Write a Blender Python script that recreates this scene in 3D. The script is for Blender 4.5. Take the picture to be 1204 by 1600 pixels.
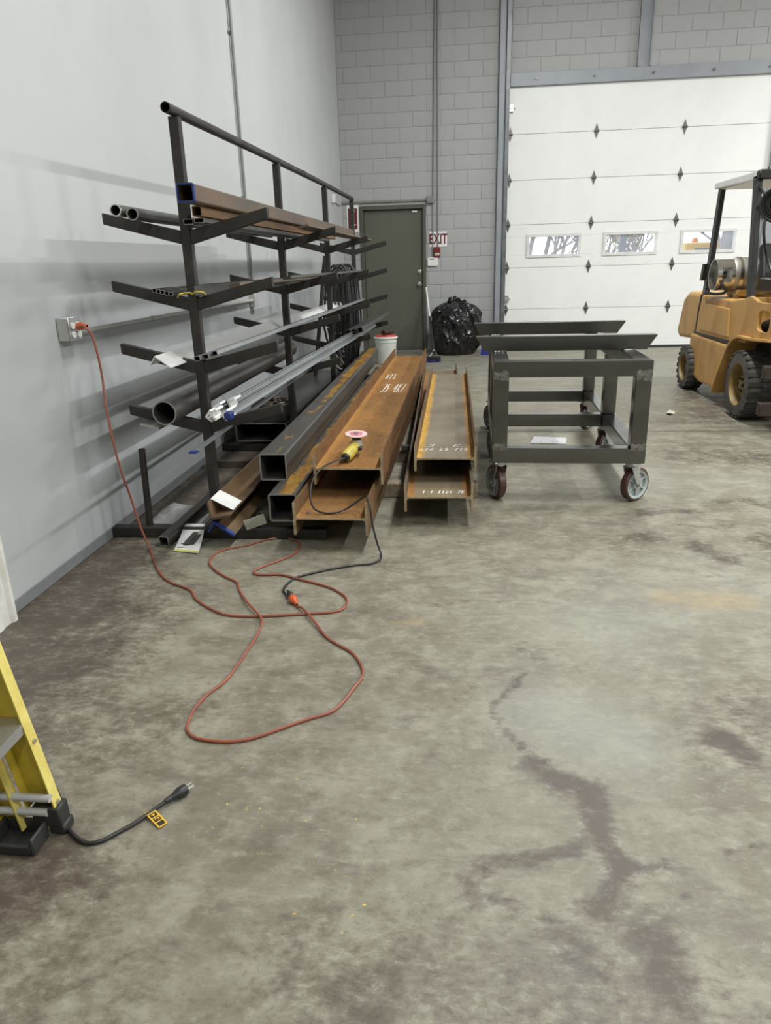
import bpy, bmesh, math, random
import numpy as np
from mathutils import Matrix, Vector
random.seed(7); np.random.seed(7)
for o in list(bpy.data.objects): bpy.data.objects.remove(o)
SC = bpy.context.scene; COL = SC.collection
# ------------------------------------------------------------------ camera
cd = bpy.data.cameras.new('camera'); cam = bpy.data.objects.new('camera', cd); COL.objects.link(cam)
cd.sensor_fit = 'HORIZONTAL'; cd.sensor_width = 36.0; cd.lens = 36.0*1130.9/1204; cd.clip_start = .05; cd.clip_end = 200
r_ = (0.99461109, 0.10019944, -0.02662439); u_ = (-0.00740865, 0.32483713, 0.94574095); f_ = (-0.1034113, 0.94044719, -0.32382895)
cam.matrix_world = Matrix(((r_[0], u_[0], -f_[0], 0), (r_[1], u_[1], -f_[1], 0), (r_[2], u_[2], -f_[2], 1.3444), (0, 0, 0, 1)))
SC.camera = cam
# ------------------------------------------------------------------ world, exposure
w = bpy.data.worlds.new('overcast_sky'); SC.world = w; w.use_nodes = True
w.node_tree.nodes['Background'].inputs[0].default_value = (.86, .93, 1, 1); w.node_tree.nodes['Background'].inputs[1].default_value = 2.2
SC.view_settings.view_transform = 'Standard'; SC.view_settings.look = 'None'; SC.view_settings.gamma = 1; SC.view_settings.use_curve_mapping = False
SC.view_settings.exposure = 0.0
# high-bay lamps of the hall: (x, y, z, length x, length y, watts)
LAMPS = [(8.2, 3.7, 5.55, .35, 1.5, 520), (8.2, 9.0, 5.55, .35, 1.5, 420), (8.2, -1.6, 5.55, .35, 1.5, 420),
         (1.5, 2.7, 5.55, .5, 2.4, 190), (1.5, 7.3, 5.55, .5, 2.4, 245), (1.5, -2.0, 5.55, .5, 2.4, 130)]

# ------------------------------------------------------------------ helpers
W = {}
def link(o):
    COL.objects.link(o); return o
def setp(o, label=None, cat=None, group=None, kind=None):
    if label: o['label'] = label
    if cat: o['category'] = cat
    if group: o['group'] = group
    if kind: o['kind'] = kind
    return o
def thing(name, label, cat, loc=(0, 0, 0), rz=0, group=None):
    o = link(bpy.data.objects.new(name, None)); o.empty_display_size = .1
    o.location = loc; o.rotation_euler = (0, 0, rz); W[o] = Matrix.Translation(loc) @ Matrix.Rotation(rz, 4, 'Z')
    return setp(o, label, cat, group)
def adopt(o, p):
    o.parent = p; o.matrix_parent_inverse = W[p].inverted()
def copy_tree(o, parent=None):
    c = link(o.copy())
    if parent:
        inv = o.matrix_parent_inverse.copy(); c.parent = parent; c.matrix_parent_inverse = inv
    for ch in o.children: copy_tree(ch, c)
    return c
class MB:
    def __init__(s): s.v = []; s.f = []
    def add(s, v, f, m=None):
        n = len(s.v)
        s.v += [tuple(m @ Vector(p)) for p in v] if m is not None else [tuple(p) for p in v]
        s.f += [tuple(i+n for i in q) for q in f]; return s
    def box(s, x0, x1, y0, y1, z0, z1, m=None):
        v = [(x0, y0, z0), (x1, y0, z0), (x1, y1, z0), (x0, y1, z0), (x0, y0, z1), (x1, y0, z1), (x1, y1, z1), (x0, y1, z1)]
        return s.add(v, [(0, 3, 2, 1), (4, 5, 6, 7), (0, 1, 5, 4), (1, 2, 6, 5), (2, 3, 7, 6), (3, 0, 4, 7)], m)
    def prof(s, outer, y0, y1, inner=None, m=None):
        # (x,z) profile extruded along y
        n = len(outer); v = [(x, y0, z) for x, z in outer]+[(x, y1, z) for x, z in outer]
        f = [(i, (i+1) % n, n+(i+1) % n, n+i) for i in range(n)]
        if inner:
            k = 2*n; v += [(x, y0, z) for x, z in inner]+[(x, y1, z) for x, z in inner]
            f += [(k+(i+1) % n, k+i, k+n+i, k+n+(i+1) % n) for i in range(n)]
            f += [((i+1) % n, i, k+i, k+(i+1) % n) for i in range(n)]+[(n+i, n+(i+1) % n, k+n+(i+1) % n, k+n+i) for i in range(n)]
        else: f += [tuple(range(n))[::-1], tuple(range(n, 2*n))]
        return s.add(v, f, m)
    def cyl(s, p0, p1, r, n=16, r1=None, hollow=0):
        p0 = Vector(p0); p1 = Vector(p1); d = p1-p0; L = d.length; m = Matrix.Translation(p0) @ d.to_track_quat('Y', 'Z').to_matrix().to_4x4()
        r1 = r if r1 is None else r1
        c = [(math.cos(2*math.pi*i/n), math.sin(2*math.pi*i/n)) for i in range(n)]
        if hollow: return s.prof([(r*a, r*b) for a, b in c], 0, L, [((r-hollow)*a, (r-hollow)*b) for a, b in c], m)
        v = [(r*a, 0, r*b) for a, b in c]+[(r1*a, L, r1*b) for a, b in c]
        return s.add(v, [(i, (i+1) % n, n+(i+1) % n, n+i) for i in range(n)]+[tuple(range(n))[::-1], tuple(range(n, 2*n))], m)
    def lathe(s, prof, p0, axis, n=32, closed=False):
        # prof: (radius, along) list
        m = Matrix.Translation(p0) @ Vector(axis).to_track_quat('Y', 'Z').to_matrix().to_4x4(); v = []; f = []; k = len(prof)
        for i in range(n):
            a = 2*math.pi*i/n
            v += [(r*math.cos(a), h, r*math.sin(a)) for r, h in prof]
        for i in range(n):
            j = (i+1) % n
            for q in range(k if closed else k-1):
                q2 = (q+1) % k; f.append((i*k+q, j*k+q, j*k+q2, i*k+q2))
        return s.add(v, f, m)
    def sweep(s, pts, r, n=8, flat=1.0):
        P = [Vector(p) for p in pts]; v = []; f = []; up = Vector((0, 0, 1)); prev = None
        for i, p in enumerate(P):
            t = (P[min(i+1, len(P)-1)]-P[max(i-1, 0)]).normalized()
            if prev is None:
                a = t.cross(up); a = t.cross(Vector((1, 0, 0))) if a.length < .1 else a
            else: a = prev-t*prev.dot(t)
            a.normalize(); prev = a; b = a.cross(t)
            v += [tuple(p+a*r*math.cos(2*math.pi*k/n)+b*r*flat*math.sin(2*math.pi*k/n)) for k in range(n)]
        for i in range(len(P)-1):
            f += [(i*n+k, i*n+(k+1) % n, (i+1)*n+(k+1) % n, (i+1)*n+k) for k in range(n)]
        f += [tuple(range(n))[::-1], tuple(range((len(P)-1)*n, len(P)*n))]
        return s.add(v, f)
    def build(s, name, mat, parent=None, bevel=0, seg=1, recenter=True, kind=None, xf=None):
        me = bpy.data.meshes.new(name); A = np.array(s.v); c = (A.min(0)+A.max(0))/2 if recenter else np.zeros(3)
        me.from_pydata([tuple(p) for p in A-c], [], s.f)
        bm = bmesh.new(); bm.from_mesh(me); bmesh.ops.recalc_face_normals(bm, faces=bm.faces)
        if bevel:
            E = [e for e in bm.edges if len(e.link_faces) == 2 and e.calc_face_angle(0) > .6]
            bmesh.ops.bevel(bm, geom=E, offset=bevel, segments=seg, affect='EDGES', clamp_overlap=True, profile=.6)
        bm.to_mesh(me); bm.free()
        me.polygons.foreach_set('use_smooth', [True]*len(me.polygons)); me.set_sharp_from_angle(angle=math.radians(38))
        o = link(bpy.data.objects.new(name, me)); me.materials.append(mat)
        if len(s.v) < 400: wn = o.modifiers.new('weighted_normal', 'WEIGHTED_NORMAL'); wn.keep_sharp = True; wn.weight = 90
        W[o] = (xf if xf is not None else Matrix()) @ Matrix.Translation(c)
        if xf is not None: o.rotation_euler = W[o].to_euler()
        o.location = W[o].translation
        if parent: adopt(o, parent)
        if kind: o['kind'] = kind
        return o
def rr(w, h, r, n=3, cx=0, cz=0):
    p = []
    for sx, sz, a0 in ((1, 1, 0), (-1, 1, 90), (-1, -1, 180), (1, -1, 270)):
        for k in range(n+1):
            a = math.radians(a0+90*k/n); p.append((cx+sx*(w/2-r)+r*math.cos(a), cz+sz*(h/2-r)+r*math.sin(a)))
    return p
def smooth(pts, k=6, closed=False):
    P = [np.array(p, float) for p in pts]; out = []
    for i in range(len(P)-1):
        a, b, c, d = P[max(i-1, 0)], P[i], P[i+1], P[min(i+2, len(P)-1)]
        for j in range(k):
            t = j/k; out.append(tuple(.5*((2*b)+(-a+c)*t+(2*a-5*b+4*c-d)*t*t+(-a+3*b-3*c+d)*t**3)))
    out.append(tuple(P[-1])); return out
def orient(p0, p1):
    p0 = Vector(p0); d = Vector(p1)-p0; y = d.normalized(); x = y.cross(Vector((0, 0, 1))).normalized(); z = x.cross(y)
    return Matrix(((x.x, y.x, z.x, p0.x), (x.y, y.y, z.y, p0.y), (x.z, y.z, z.z, p0.z), (0, 0, 0, 1))), d.length

# ------------------------------------------------------------------ materials
def M(name, c1, c2=None, scale=6, rough=.5, metal=0, bump=0, bscale=None, stretch=(1, 1, 1), contrast=(.35, .65), rvar=0, emit=0, coat=0, detail=6):
    m = bpy.data.materials.new(name); m.use_nodes = True; nt = m.node_tree; b = nt.nodes['Principled BSDF']; L = nt.links.new
    b.inputs['Base Color'].default_value = (*c1, 1); b.inputs['Roughness'].default_value = rough; b.inputs['Metallic'].default_value = metal
    if coat: b.inputs['Coat Weight'].default_value = coat
    if emit: b.inputs['Emission Color'].default_value = (*c1, 1); b.inputs['Emission Strength'].default_value = emit
    tc = nt.nodes.new('ShaderNodeTexCoord'); mp = nt.nodes.new('ShaderNodeMapping'); mp.inputs['Scale'].default_value = stretch; L(tc.outputs['Object'], mp.inputs[0])
    if c2 is None: c2 = tuple(v*.82 for v in c1)
    n = nt.nodes.new('ShaderNodeTexNoise'); n.inputs['Scale'].default_value = scale; n.inputs['Detail'].default_value = detail; n.inputs['Roughness'].default_value = .6; L(mp.outputs[0], n.inputs[0])
    mr = nt.nodes.new('ShaderNodeMapRange'); mr.inputs[1].default_value = contrast[0]; mr.inputs[2].default_value = contrast[1]; L(n.outputs[0], mr.inputs[0])
    mx = nt.nodes.new('ShaderNodeMix'); mx.data_type = 'RGBA'; mx.inputs[6].default_value = (*c1, 1); mx.inputs[7].default_value = (*c2, 1)
    L(mr.outputs[0], mx.inputs[0]); L(mx.outputs[2], b.inputs['Base Color'])
    if rvar:
        r2 = nt.nodes.new('ShaderNodeMapRange'); r2.inputs[3].default_value = rough-rvar; r2.inputs[4].default_value = rough+rvar; L(n.outputs[0], r2.inputs[0]); r2.inputs[1].default_value = .3; r2.inputs[2].default_value = .7; L(r2.outputs[0], b.inputs['Roughness'])
    if bump:
        n2 = nt.nodes.new('ShaderNodeTexNoise'); n2.inputs['Scale'].default_value = bscale or scale*8; n2.inputs['Detail'].default_value = 4; L(mp.outputs[0], n2.inputs[0])
        bp = nt.nodes.new('ShaderNodeBump'); bp.inputs['Strength'].default_value = bump; bp.inputs['Distance'].default_value = .004; L(n2.outputs[0], bp.inputs['Height']); L(bp.outputs[0], b.inputs['Normal'])
    m['mix'] = mx.name; return m
class N:   # tiny node wrapper for special materials
    def __init__(s, name, rough=.5, metal=0):
        s.m = bpy.data.materials.new(name); s.m.use_nodes = True; s.nt = s.m.node_tree; s.b = s.nt.nodes['Principled BSDF']
        s.b.inputs['Roughness'].default_value = rough; s.b.inputs['Metallic'].default_value = metal
        tc = s.nt.nodes.new('ShaderNodeTexCoord'); s.obj = tc.outputs['Object']
    def lk(s, a, b): s.nt.links.new(a, b)
    def noise(s, scale, detail=6, stretch=None, rough=.6, dist=0):
        src = s.obj
        if stretch:
            mp = s.nt.nodes.new('ShaderNodeMapping'); mp.inputs['Scale'].default_value = stretch; s.lk(src, mp.inputs[0]); src = mp.outputs[0]
        n = s.nt.nodes.new('ShaderNodeTexNoise'); n.inputs['Scale'].default_value = scale; n.inputs['Detail'].default_value = detail; n.inputs['Roughness'].default_value = rough; n.inputs['Distortion'].default_value = dist
        s.lk(src, n.inputs[0]); return n.outputs[0]
    def rng(s, x, a, b, c=0, d=1):
        r = s.nt.nodes.new('ShaderNodeMapRange'); r.inputs[1].default_value = a; r.inputs[2].default_value = b; r.inputs[3].default_value = c; r.inputs[4].default_value = d; s.lk(x, r.inputs[0]); return r.outputs[0]
    def math(s, op, a, b=None):
        n = s.nt.nodes.new('ShaderNodeMath'); n.operation = op
        for i, q in enumerate((a, b)):
            if q is None: continue
            if isinstance(q, (int, float)): n.inputs[i].default_value = q
            else: s.lk(q, n.inputs[i])
        return n.outputs[0]
    def xyz(s):
        n = s.nt.nodes.new('ShaderNodeSeparateXYZ'); s.lk(s.obj, n.inputs[0]); return n.outputs
    def mix(s, f, a, b):
        n = s.nt.nodes.new('ShaderNodeMix'); n.data_type = 'RGBA'
        for k, q in ((0, f), (6, a), (7, b)):
            if isinstance(q, tuple): n.inputs[k].default_value = (*q, 1)
            elif isinstance(q, (int, float)): n.inputs[k].default_value = q
            else: s.lk(q, n.inputs[k])
        return n.outputs[2]
    def color(s, c): s.lk(c, s.b.inputs['Base Color'])
    def bump(s, h, st=.3, d=.004):
        bp = s.nt.nodes.new('ShaderNodeBump'); bp.inputs['Strength'].default_value = st; bp.inputs['Distance'].default_value = d; s.lk(h, bp.inputs['Height']); s.lk(bp.outputs[0], s.b.inputs['Normal'])
    def attr(s, name):
        a = s.nt.nodes.new('ShaderNodeAttribute'); a.attribute_name = name; q = s.nt.nodes.new('ShaderNodeSeparateColor'); s.lk(a.outputs['Color'], q.inputs[0]); return q.outputs
STEEL = M('dark_mill_steel', (.075, .073, .068), (.045, .043, .04), 5, .42, .55, .12, 60, (1, .25, 1), rvar=.1)
RACK = M('rack_steel', (.05, .047, .041), (.026, .024, .021), 4, .48, .4, .15, 50, rvar=.1)
CARTS = M('cart_steel', (.2, .197, .185), (.13, .128, .118), 3, .24, 1, 0, 60, (.4, .4, 1), rvar=.06)
WELD = M('ground_weld', (.42, .41, .39), (.15, .14, .13), 35, .3, .9, .8, 90)
GALV = M('galvanised', (.42, .44, .46), (.29, .31, .33), 14, .3, .7, .08, 80, (1, .15, 1))
ALU = M('aluminium', (.86, .86, .85), (.74, .74, .73), 7, .38, .25, .05, 80, (1, .2, 1))
PIPE = M('pipe_steel', (.15, .145, .135), (.085, .08, .075), 4, .38, .6, .1, 50, (1, .3, 1))
DPIPE = M('dark_pipe', (.09, .086, .08), (.055, .052, .048), 4, .4, .5, .1, 50, (1, .3, 1))
BROWN = M('rusting_tube', (.17, .115, .078), (.095, .08, .066), 5, .55, .25, .2, 60, (1, .25, 1))
BLUEP = M('blue_paint', (.012, .035, .2), (.01, .025, .14), 12, .5)
YELP = M('yellow_paint', (.62, .5, .05), (.5, .4, .06), 12, .5)
WHITEP = M('white_plastic', (.8, .8, .78), (.72, .72, .7), 8, .45)
PAPER = M('paper', (.7, .7, .68), (.6, .6, .59), 6, .7)
BLACKR = M('black_rubber', (.018, .018, .018), (.03, .029, .027), 12, .6, 0, .2, 60)
CABLE = M('black_cable', (.014, .014, .015), (.022, .022, .022), 20, .42)
ORANGE = M('orange_cord', (.34, .09, .042), (.2, .07, .05), 9, .45, contrast=(.3, .7))
ORPLUG = M('orange_plug', (.62, .1, .02), (.5, .09, .03), 9, .4)
CUT = M('cut_steel_end', (.33, .32, .3), (.22, .215, .2), 40, .45, .4)
CHROME = M('bright_metal', (.75, .74, .7), (.6, .6, .57), 10, .2, .95)
ZINC = M('zinc_plate', (.55, .56, .56), (.42, .43, .43), 10, .33, .8)
WHEELR = M('maroon_polyurethane', (.055, .022, .018), (.075, .032, .027), 14, .38)
HUBG = M('pale_grey_hub', (.42, .47, .46), (.34, .38, .37), 9, .45)
WOOD = M('lumber', (.3, .24, .17), (.19, .15, .1), 5, .7, 0, .3, 40, (8, 1, 8))
WALLG = M('grey_block_paint', (.39, .395, .395), (.36, .365, .365), 2.2, .55, 0, .12, 55)
MORT = M('grey_mortar_paint', (.39, .395, .395), (.35, .355, .355), 5, .65, 0, .2, 60)
TRIMG = M('blue_grey_steel', (.3, .32, .35), (.26, .28, .31), 3, .45, .1)
TRACK = M('track_steel', (.2, .21, .22), (.14, .145, .15), 6, .4, .5)
GDOOR = M('white_door_steel', (.84, .85, .84), (.79, .8, .79), 1.6, .42)
GHINGE = M('hinge_zinc', (.2, .2, .19), (.12, .12, .115), 20, .38, .7)
GREEN = M('olive_door_paint', (.105, .108, .082), (.094, .096, .074), 2, .42)
GREEND = M('olive_frame_paint', (.085, .088, .068), (.075, .078, .06), 3, .42)
CONDUIT = M('painted_conduit', (.25, .255, .255), (.21, .215, .215), 8, .4, .2)
EMT = M('galvanised_conduit', (.5, .5, .48), (.42, .42, .4), 10, .4, .15)
SIGNW = M('sign_white', (.82, .8, .78), (.78, .76, .74), 4, .4)
SIGNR = M('sign_red', (.15, .01, .02), (.12, .01, .018), 6, .4)
REDBOX = M('red_enamel', (.2, .02, .015), (.14, .016, .012), 8, .35)
BAG = M('black_plastic_film', (.006, .006, .007), (.01, .01, .011), 6, .22, 0, .25, 9, (1, 1, 2.2), coat=.2)
BUCKET = M('bucket_white', (.66, .68, .63), (.55, .56, .51), 5, .45)
LIDRED = M('lid_red', (.5, .06, .055), (.4, .05, .045), 6, .42)
CHALK = M('chalk', (.75, .74, .68), (.62, .6, .54), 60, .9)
FIBER = M('yellow_fibreglass', (.58, .45, .045), (.46, .34, .04), 9, .45, 0, .1, 60)
FIBERL = M('pale_yellow_flange', (.74, .65, .2), (.62, .5, .12), 14, .5)  # flange face, paler yellow than the rest of the rail
TAGY = M('tag_yellow', (.72, .42, .02), (.66, .38, .02), 10, .5)
GTOOL = M('tool_yellow', (.6, .48, .05), (.42, .34, .07), 25, .42)
GGREY = M('tool_grey', (.5, .49, .4), (.33, .32, .27), 25, .45)
DISC = M('disc_pink', (.72, .55, .52), (.62, .42, .42), 20, .6)
DISCR = M('disc_label', (.5, .1, .16), (.62, .3, .32), 60, .6)
FORKY = M('forklift_paint', (.57, .325, .1), (.36, .18, .055), 4, .5, 0, .15, 50, (1, 1, .4), contrast=(.46, .72))
FORKB = M('forklift_brown', (.06, .038, .026), (.035, .024, .019), 6, .5, .2, .2, 50)
FORKK = M('forklift_black', (.022, .022, .021), (.032, .03, .028), 6, .45, .2)
RIMY = M('rim_yellow', (.33, .22, .06), (.2, .14, .05), 8, .5)
TIRE = M('tyre', (.035, .034, .032), (.06, .056, .05), 5, .75, 0, .3, 40)
TIREW = M('tyre_wall', (.12, .11, .095), (.06, .056, .05), 5, .75, 0, .3, 40)
SEATK = M('seat_vinyl', (.02, .02, .02), (.03, .03, .03), 6, .35)
CANOPY = M('frosted_roof', (.72, .72, .7), (.6, .6, .58), 8, .4)
PLAST = bpy.data.materials.new('clear_film'); PLAST.use_nodes = True
pb = PLAST.node_tree.nodes['Principled BSDF']; pb.inputs['Base Color'].default_value = (.8, .82, .84, 1); pb.inputs['Roughness'].default_value = .15; pb.inputs['Alpha'].default_value = .3
GLASS = bpy.data.materials.new('window_glass'); GLASS.use_nodes = True
gb = GLASS.node_tree.nodes['Principled BSDF']; gb.inputs['Base Color'].default_value = (.95, .97, 1, 1); gb.inputs['Roughness'].default_value = .06; gb.inputs['Alpha'].default_value = .12

def rusted(name, dark, mid, bright, w, L, core=None, flange=(.13, .075, .04), left=None):
    # w: beam width across the flanges, L: beam length (object space: x across, y along)
    n = N(name, .72, .05); a = n.noise(2.2, 8, (1.2, .5, 1.2), .62); b = n.noise(38, 6, (1, .5, 1), .65); f = n.noise(9, 8, (1, .4, 1), .7, .5); x = n.xyz()
    ax = n.math('ABSOLUTE', x[0])
    c = n.mix(n.rng(a, .36, .64), mid, dark); c = n.mix(n.rng(f, .5, .66, 0, .8), c, dark); c = n.mix(n.rng(b, .48, .72, 0, .5), c, bright)
    wob = n.math('ADD', ax, n.math('MULTIPLY', n.math('SUBTRACT', f, .5), .05))
    e = n.rng(wob, w/2-.062, w/2-.035); st = n.mix(n.rng(b, .4, .7), mid, bright)
    if left: st = n.mix(n.rng(x[0], -.01, .01), n.mix(n.rng(b, .4, .7), bright, left), st)
    if core:
        k = n.mix(n.rng(a, .35, .65), core, tuple(v*.7 for v in core)); k = n.mix(n.rng(f, .56, .7, 0, .5), k, tuple(v*.55 for v in core)); c = n.mix(n.math('MULTIPLY', e, .95), k, st)
    else: c = n.mix(n.math('MULTIPLY', e, .45), c, bright)
    fl_ = n.mix(n.rng(f, .4, .65), flange, tuple(v*.6 for v in flange)); fl_ = n.mix(n.rng(b, .55, .75, 0, .5), fl_, mid)
    c = n.mix(n.rng(ax, w/2-.017, w/2-.012), c, fl_); n.b.inputs['Specular IOR Level'].default_value = .2
    c = n.mix(n.rng(x[1], -L/2+.003, -L/2+.0015), c, n.mix(n.rng(b, .4, .7), (.4, .33, .22), (.25, .16, .08)))
    n.color(c); n.bump(n.math('ADD', b, f), .4, .003); return n.m
RUST = rusted('heavy_rust', (.17, .088, .034), (.315, .155, .05), (.45, .225, .06), .367, 4.8, None, (.19, .098, .042))
RUST2 = rusted('brown_rust', (.16, .088, .036), (.27, .14, .05), (.38, .19, .055), .37, 4.715, None, (.17, .1, .048))
SCALE3 = rusted('mill_scale_rust', (.16, .1, .05), (.26, .125, .035), (.45, .24, .045), .345, 3.2, (.235, .2, .15), (.15, .1, .06), (.6, .38, .08))
SCALE4 = rusted('tan_scale_rust', (.16, .1, .05), (.24, .11, .035), (.36, .18, .045), .365, 4.747, (.22, .175, .11), (.13, .1, .072))
def hss(name, amount, L):
    n = N(name, .45, .4); a = n.noise(3, 8, (1.5, .35, 1.5)); b = n.noise(16, 8, (1, .3, 1), .7); x = n.xyz()
    base = n.mix(n.rng(a, .35, .65), (.085, .082, .077), (.13, .122, .112))
    band = n.rng(n.math('ABSOLUTE', n.math('SUBTRACT', x[0], .012)), .09, .012)
    far = n.rng(x[1], -2.6, 2.4, amount, 1.5)
    top = n.rng(x[2], .06, .074)
    k = n.math('MULTIPLY', n.math('MULTIPLY', band, far), top)
    k = n.rng(n.math('ADD', k, n.math('MULTIPLY', n.math('SUBTRACT', b, .5), 2.4)), .62, .9)
    k = n.math('MULTIPLY', k, top)
    c = n.mix(k, base, n.mix(n.rng(b, .45, .7), (.33, .16, .03), (.55, .34, .07)))
    c = n.mix(n.rng(x[1], -L/2+.003, -L/2+.0015), c, (.27, .265, .255))
    n.color(c); return n.m
HSS1 = hss('tube_steel_rust_streak', .42, 5.13); HSS2 = hss('tube_steel_rust_top', 1.05, 4.825)

# ------------------------------------------------------------------ large structure
XL, YB, XR, YN, ZC = -1.854, 11.95, 12.0, -6.5, 6.2
# floor: grid that is fine where stains lie; attribute 'stain' = dark oil and darker areas, ochre, pale areas
def vnoise(X, Y, s, seed):
    r = np.random.RandomState(seed).rand(256, 256); x = X*s+100; y = Y*s+100; xi = np.floor(x).astype(int); yi = np.floor(y).astype(int); fx = x-xi; fy = y-yi
    fx = fx*fx*(3-2*fx); fy = fy*fy*(3-2*fy); g = lambda a, b: r[a % 256, b % 256]
    return (g(xi, yi)*(1-fx)+g(xi+1, yi)*fx)*(1-fy)+(g(xi, yi+1)*(1-fx)+g(xi+1, yi+1)*fx)*fy
def fbm(X, Y, s, seed, o=5): return sum(vnoise(X, Y, s*2**k, seed+k)*.5**k for k in range(o))/sum(.5**k for k in range(o))
def floor_part(y0, y1, mat, parent=None):
    xs = np.unique(np.concatenate([np.arange(XL-.15, -1, .03), np.arange(-1, 1.4, .02), np.arange(1.4, 3.6, .04), np.linspace(3.6, XR+.1, 20)]))
    ys = np.unique(np.concatenate([np.linspace(y0, .6, 12), np.arange(.6, 2.6, .02), np.arange(2.6, 4.2, .03), np.arange(4.2, y1, .06), [y1]])) if y0 < 0 else np.unique(np.concatenate([np.arange(y0, y1, .08), [y1]]))
    X, Y = np.meshgrid(xs, ys); nx, ny = len(xs), len(ys)
    wx = X+.16*(fbm(X, Y, 4, 11)-.5)+.05*(fbm(X, Y, 18, 21)-.5); wy = Y+.16*(fbm(X, Y, 4, 31)-.5)+.05*(fbm(X, Y, 18, 41)-.5)
    def cap(pl, r0, r1):
        d = np.full(X.shape, 9.)
        for (ax, ay), (bx, by) in zip(pl[:-1], pl[1:]):
            vx, vy = bx-ax, by-ay; t = np.clip(((wx-ax)*vx+(wy-ay)*vy)/(vx*vx+vy*vy+1e-9), 0, 1); d = np.minimum(d, np.hypot(wx-ax-t*vx, wy-ay-t*vy))
        return np.clip((r1-d)/(r1-r0), 0, 1)
    D = np.zeros(X.shape); O = np.zeros(X.shape); P = np.zeros(X.shape)
    def dk(pl, r0, r1, s):
        nonlocal D
        D = np.maximum(D, s*cap(pl, r0, r1))
    dk([(.2, 2.22), (.13, 2.04), (.13, 1.97), (.21, 1.75)], .006, .028, .75)
    dk([(.21, 1.75), (.27, 1.68), (.35, 1.62), (.37, 1.51), (.41, 1.39), (.39, 1.3), (.36, 1.24)], .018, .075, .95)
    dk([(.28, 1.47), (.17, 1.41), (.07, 1.39), (.04, 1.34)], .015, .055, .8)
    dk([(.01, 1.29), (.04, 1.24), (.12, 1.24), (.19, 1.22), (.25, 1.21)], .008, .04, .6)
    dk([(.4, 1.42), (.48, 1.37), (.55, 1.36)], .008, .04, .7)
    dk([(.79, 1.88), (.83, 1.8)], .03, .1, 1); dk([(.8, 1.85), (.95, 2.05)], .06, .22, .5); dk([(.43, 1.15), (.42, 1.06)], .03, .12, .9); dk([(.27, 1.15), (.31, 1.07)], .02, .1, .6)
    dk([(.16, 2.27), (-.02, 2.03)], .005, .02, .4); dk([(.2, 2.4), (.27, 2.33)], .01, .05, .5); dk([(-.3, 1.05), (.6, .95)], .05, .3, .45)
    dk([(.65, 1.47), (.66, 1.465)], .006, .014, 1); dk([(.7, 1.5), (.71, 1.49)], .006, .014, 1); dk([(.54, 1.29), (.541, 1.29)], .006, .012, 1.1)
    dk([(1.02, 3.9), (1.24, 3.93)], .02, .09, .75); dk([(.88, 3.55), (1.0, 3.58)], .02, .09, .6); dk([(1.17, 3.43), (1.26, 3.3)], .03, .13, .85); dk([(1.48, 3.55), (1.5, 3.4)], .03, .14, .7)
    dk([(1.2, 3.76), (1.36, 3.7)], .01, .07, .5); dk([(1.55, 5.2), (2.3, 5.05)], .1, .35, .55); dk([(.95, 3.1), (1.1, 3.05)], .01, .07, .5); dk([(1.5, 4.15), (1.9, 4.1)], .02, .12, .5)
    dk([(1.7, 6.4), (2.2, 6.3)], .05, .3, .5); dk([(2.2, 6.6), (2.5, 8.2)], .1, .4, .6); dk([(.2, 2.75), (.3, 2.72)], .01, .06, .4); dk([(-.05, 2.75), (.1, 2.8)], .01, .05, .35)
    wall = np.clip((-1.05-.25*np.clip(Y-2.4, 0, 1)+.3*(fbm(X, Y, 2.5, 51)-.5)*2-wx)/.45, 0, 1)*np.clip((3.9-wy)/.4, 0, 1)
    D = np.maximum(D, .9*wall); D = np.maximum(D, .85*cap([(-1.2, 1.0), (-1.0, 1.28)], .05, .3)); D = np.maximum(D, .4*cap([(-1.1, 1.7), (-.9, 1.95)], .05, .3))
    D = np.maximum(D, .85*cap([(-1.7, 3.9), (-1.3, 5), (-1.3, 9)], .3, .7)); D = np.maximum(D, .42*cap([(-1.3, .4), (-.9, .9)], .1, .6)); D = np.maximum(D, .3*cap([(.6, .6), (1.2, 1.2)], .1, .7))  # broad darker areas under the rack and in both near corners
    O = np.maximum(.8*cap([(.88, 2.83), (1.15, 2.81)], .02, .12), .5*cap([(-.2, 2.6), (-.15, 2.6)], .01, .05))
    P = np.maximum(.9*cap([(.3, 1.98), (.45, 1.9)], .05, .3), .6*cap([(.6, 2.6), (1.2, 3.0)], .1, .5)); P = np.maximum(P, .6*cap([(1.0, 4.6), (2.2, 4.5)], .1, .5)); P = np.maximum(P, .5*cap([(0, 9.8), (3, 9.5)], .3, 1.5))  # paler areas, the last a broad one before the big door
    me = bpy.data.meshes.new('floor'); idx = np.arange(nx*ny).reshape(ny, nx)
    F = np.stack([idx[:-1, :-1], idx[:-1, 1:], idx[1:, 1:], idx[1:, :-1]], -1).reshape(-1, 4)
    me.from_pydata(np.stack([X, Y, np.zeros_like(X)], -1).reshape(-1, 3).tolist(), [], F.tolist())
    a = me.color_attributes.new('stain_tone', 'FLOAT_COLOR', 'POINT'); a.data.foreach_set('color', np.stack([D, O, P, np.ones_like(D)], -1).reshape(-1).astype(np.float32))
    FK = np.maximum.reduce([cap([(-.5, 1.55), (-.28, 1.3)], .03, .25), .9*cap([(-.2, 1.2), (-.15, 1.45)], .02, .12), cap([(.93, 2.3), (1.0, 2.25)], .01, .06), .7*cap([(-.15, 2.3), (-.1, 2.25)], .01, .06)])
    a = me.color_attributes.new('fleck', 'FLOAT_COLOR', 'POINT'); a.data.foreach_set('color', np.stack([FK, FK, FK, np.ones_like(D)], -1).reshape(-1).astype(np.float32))
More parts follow.
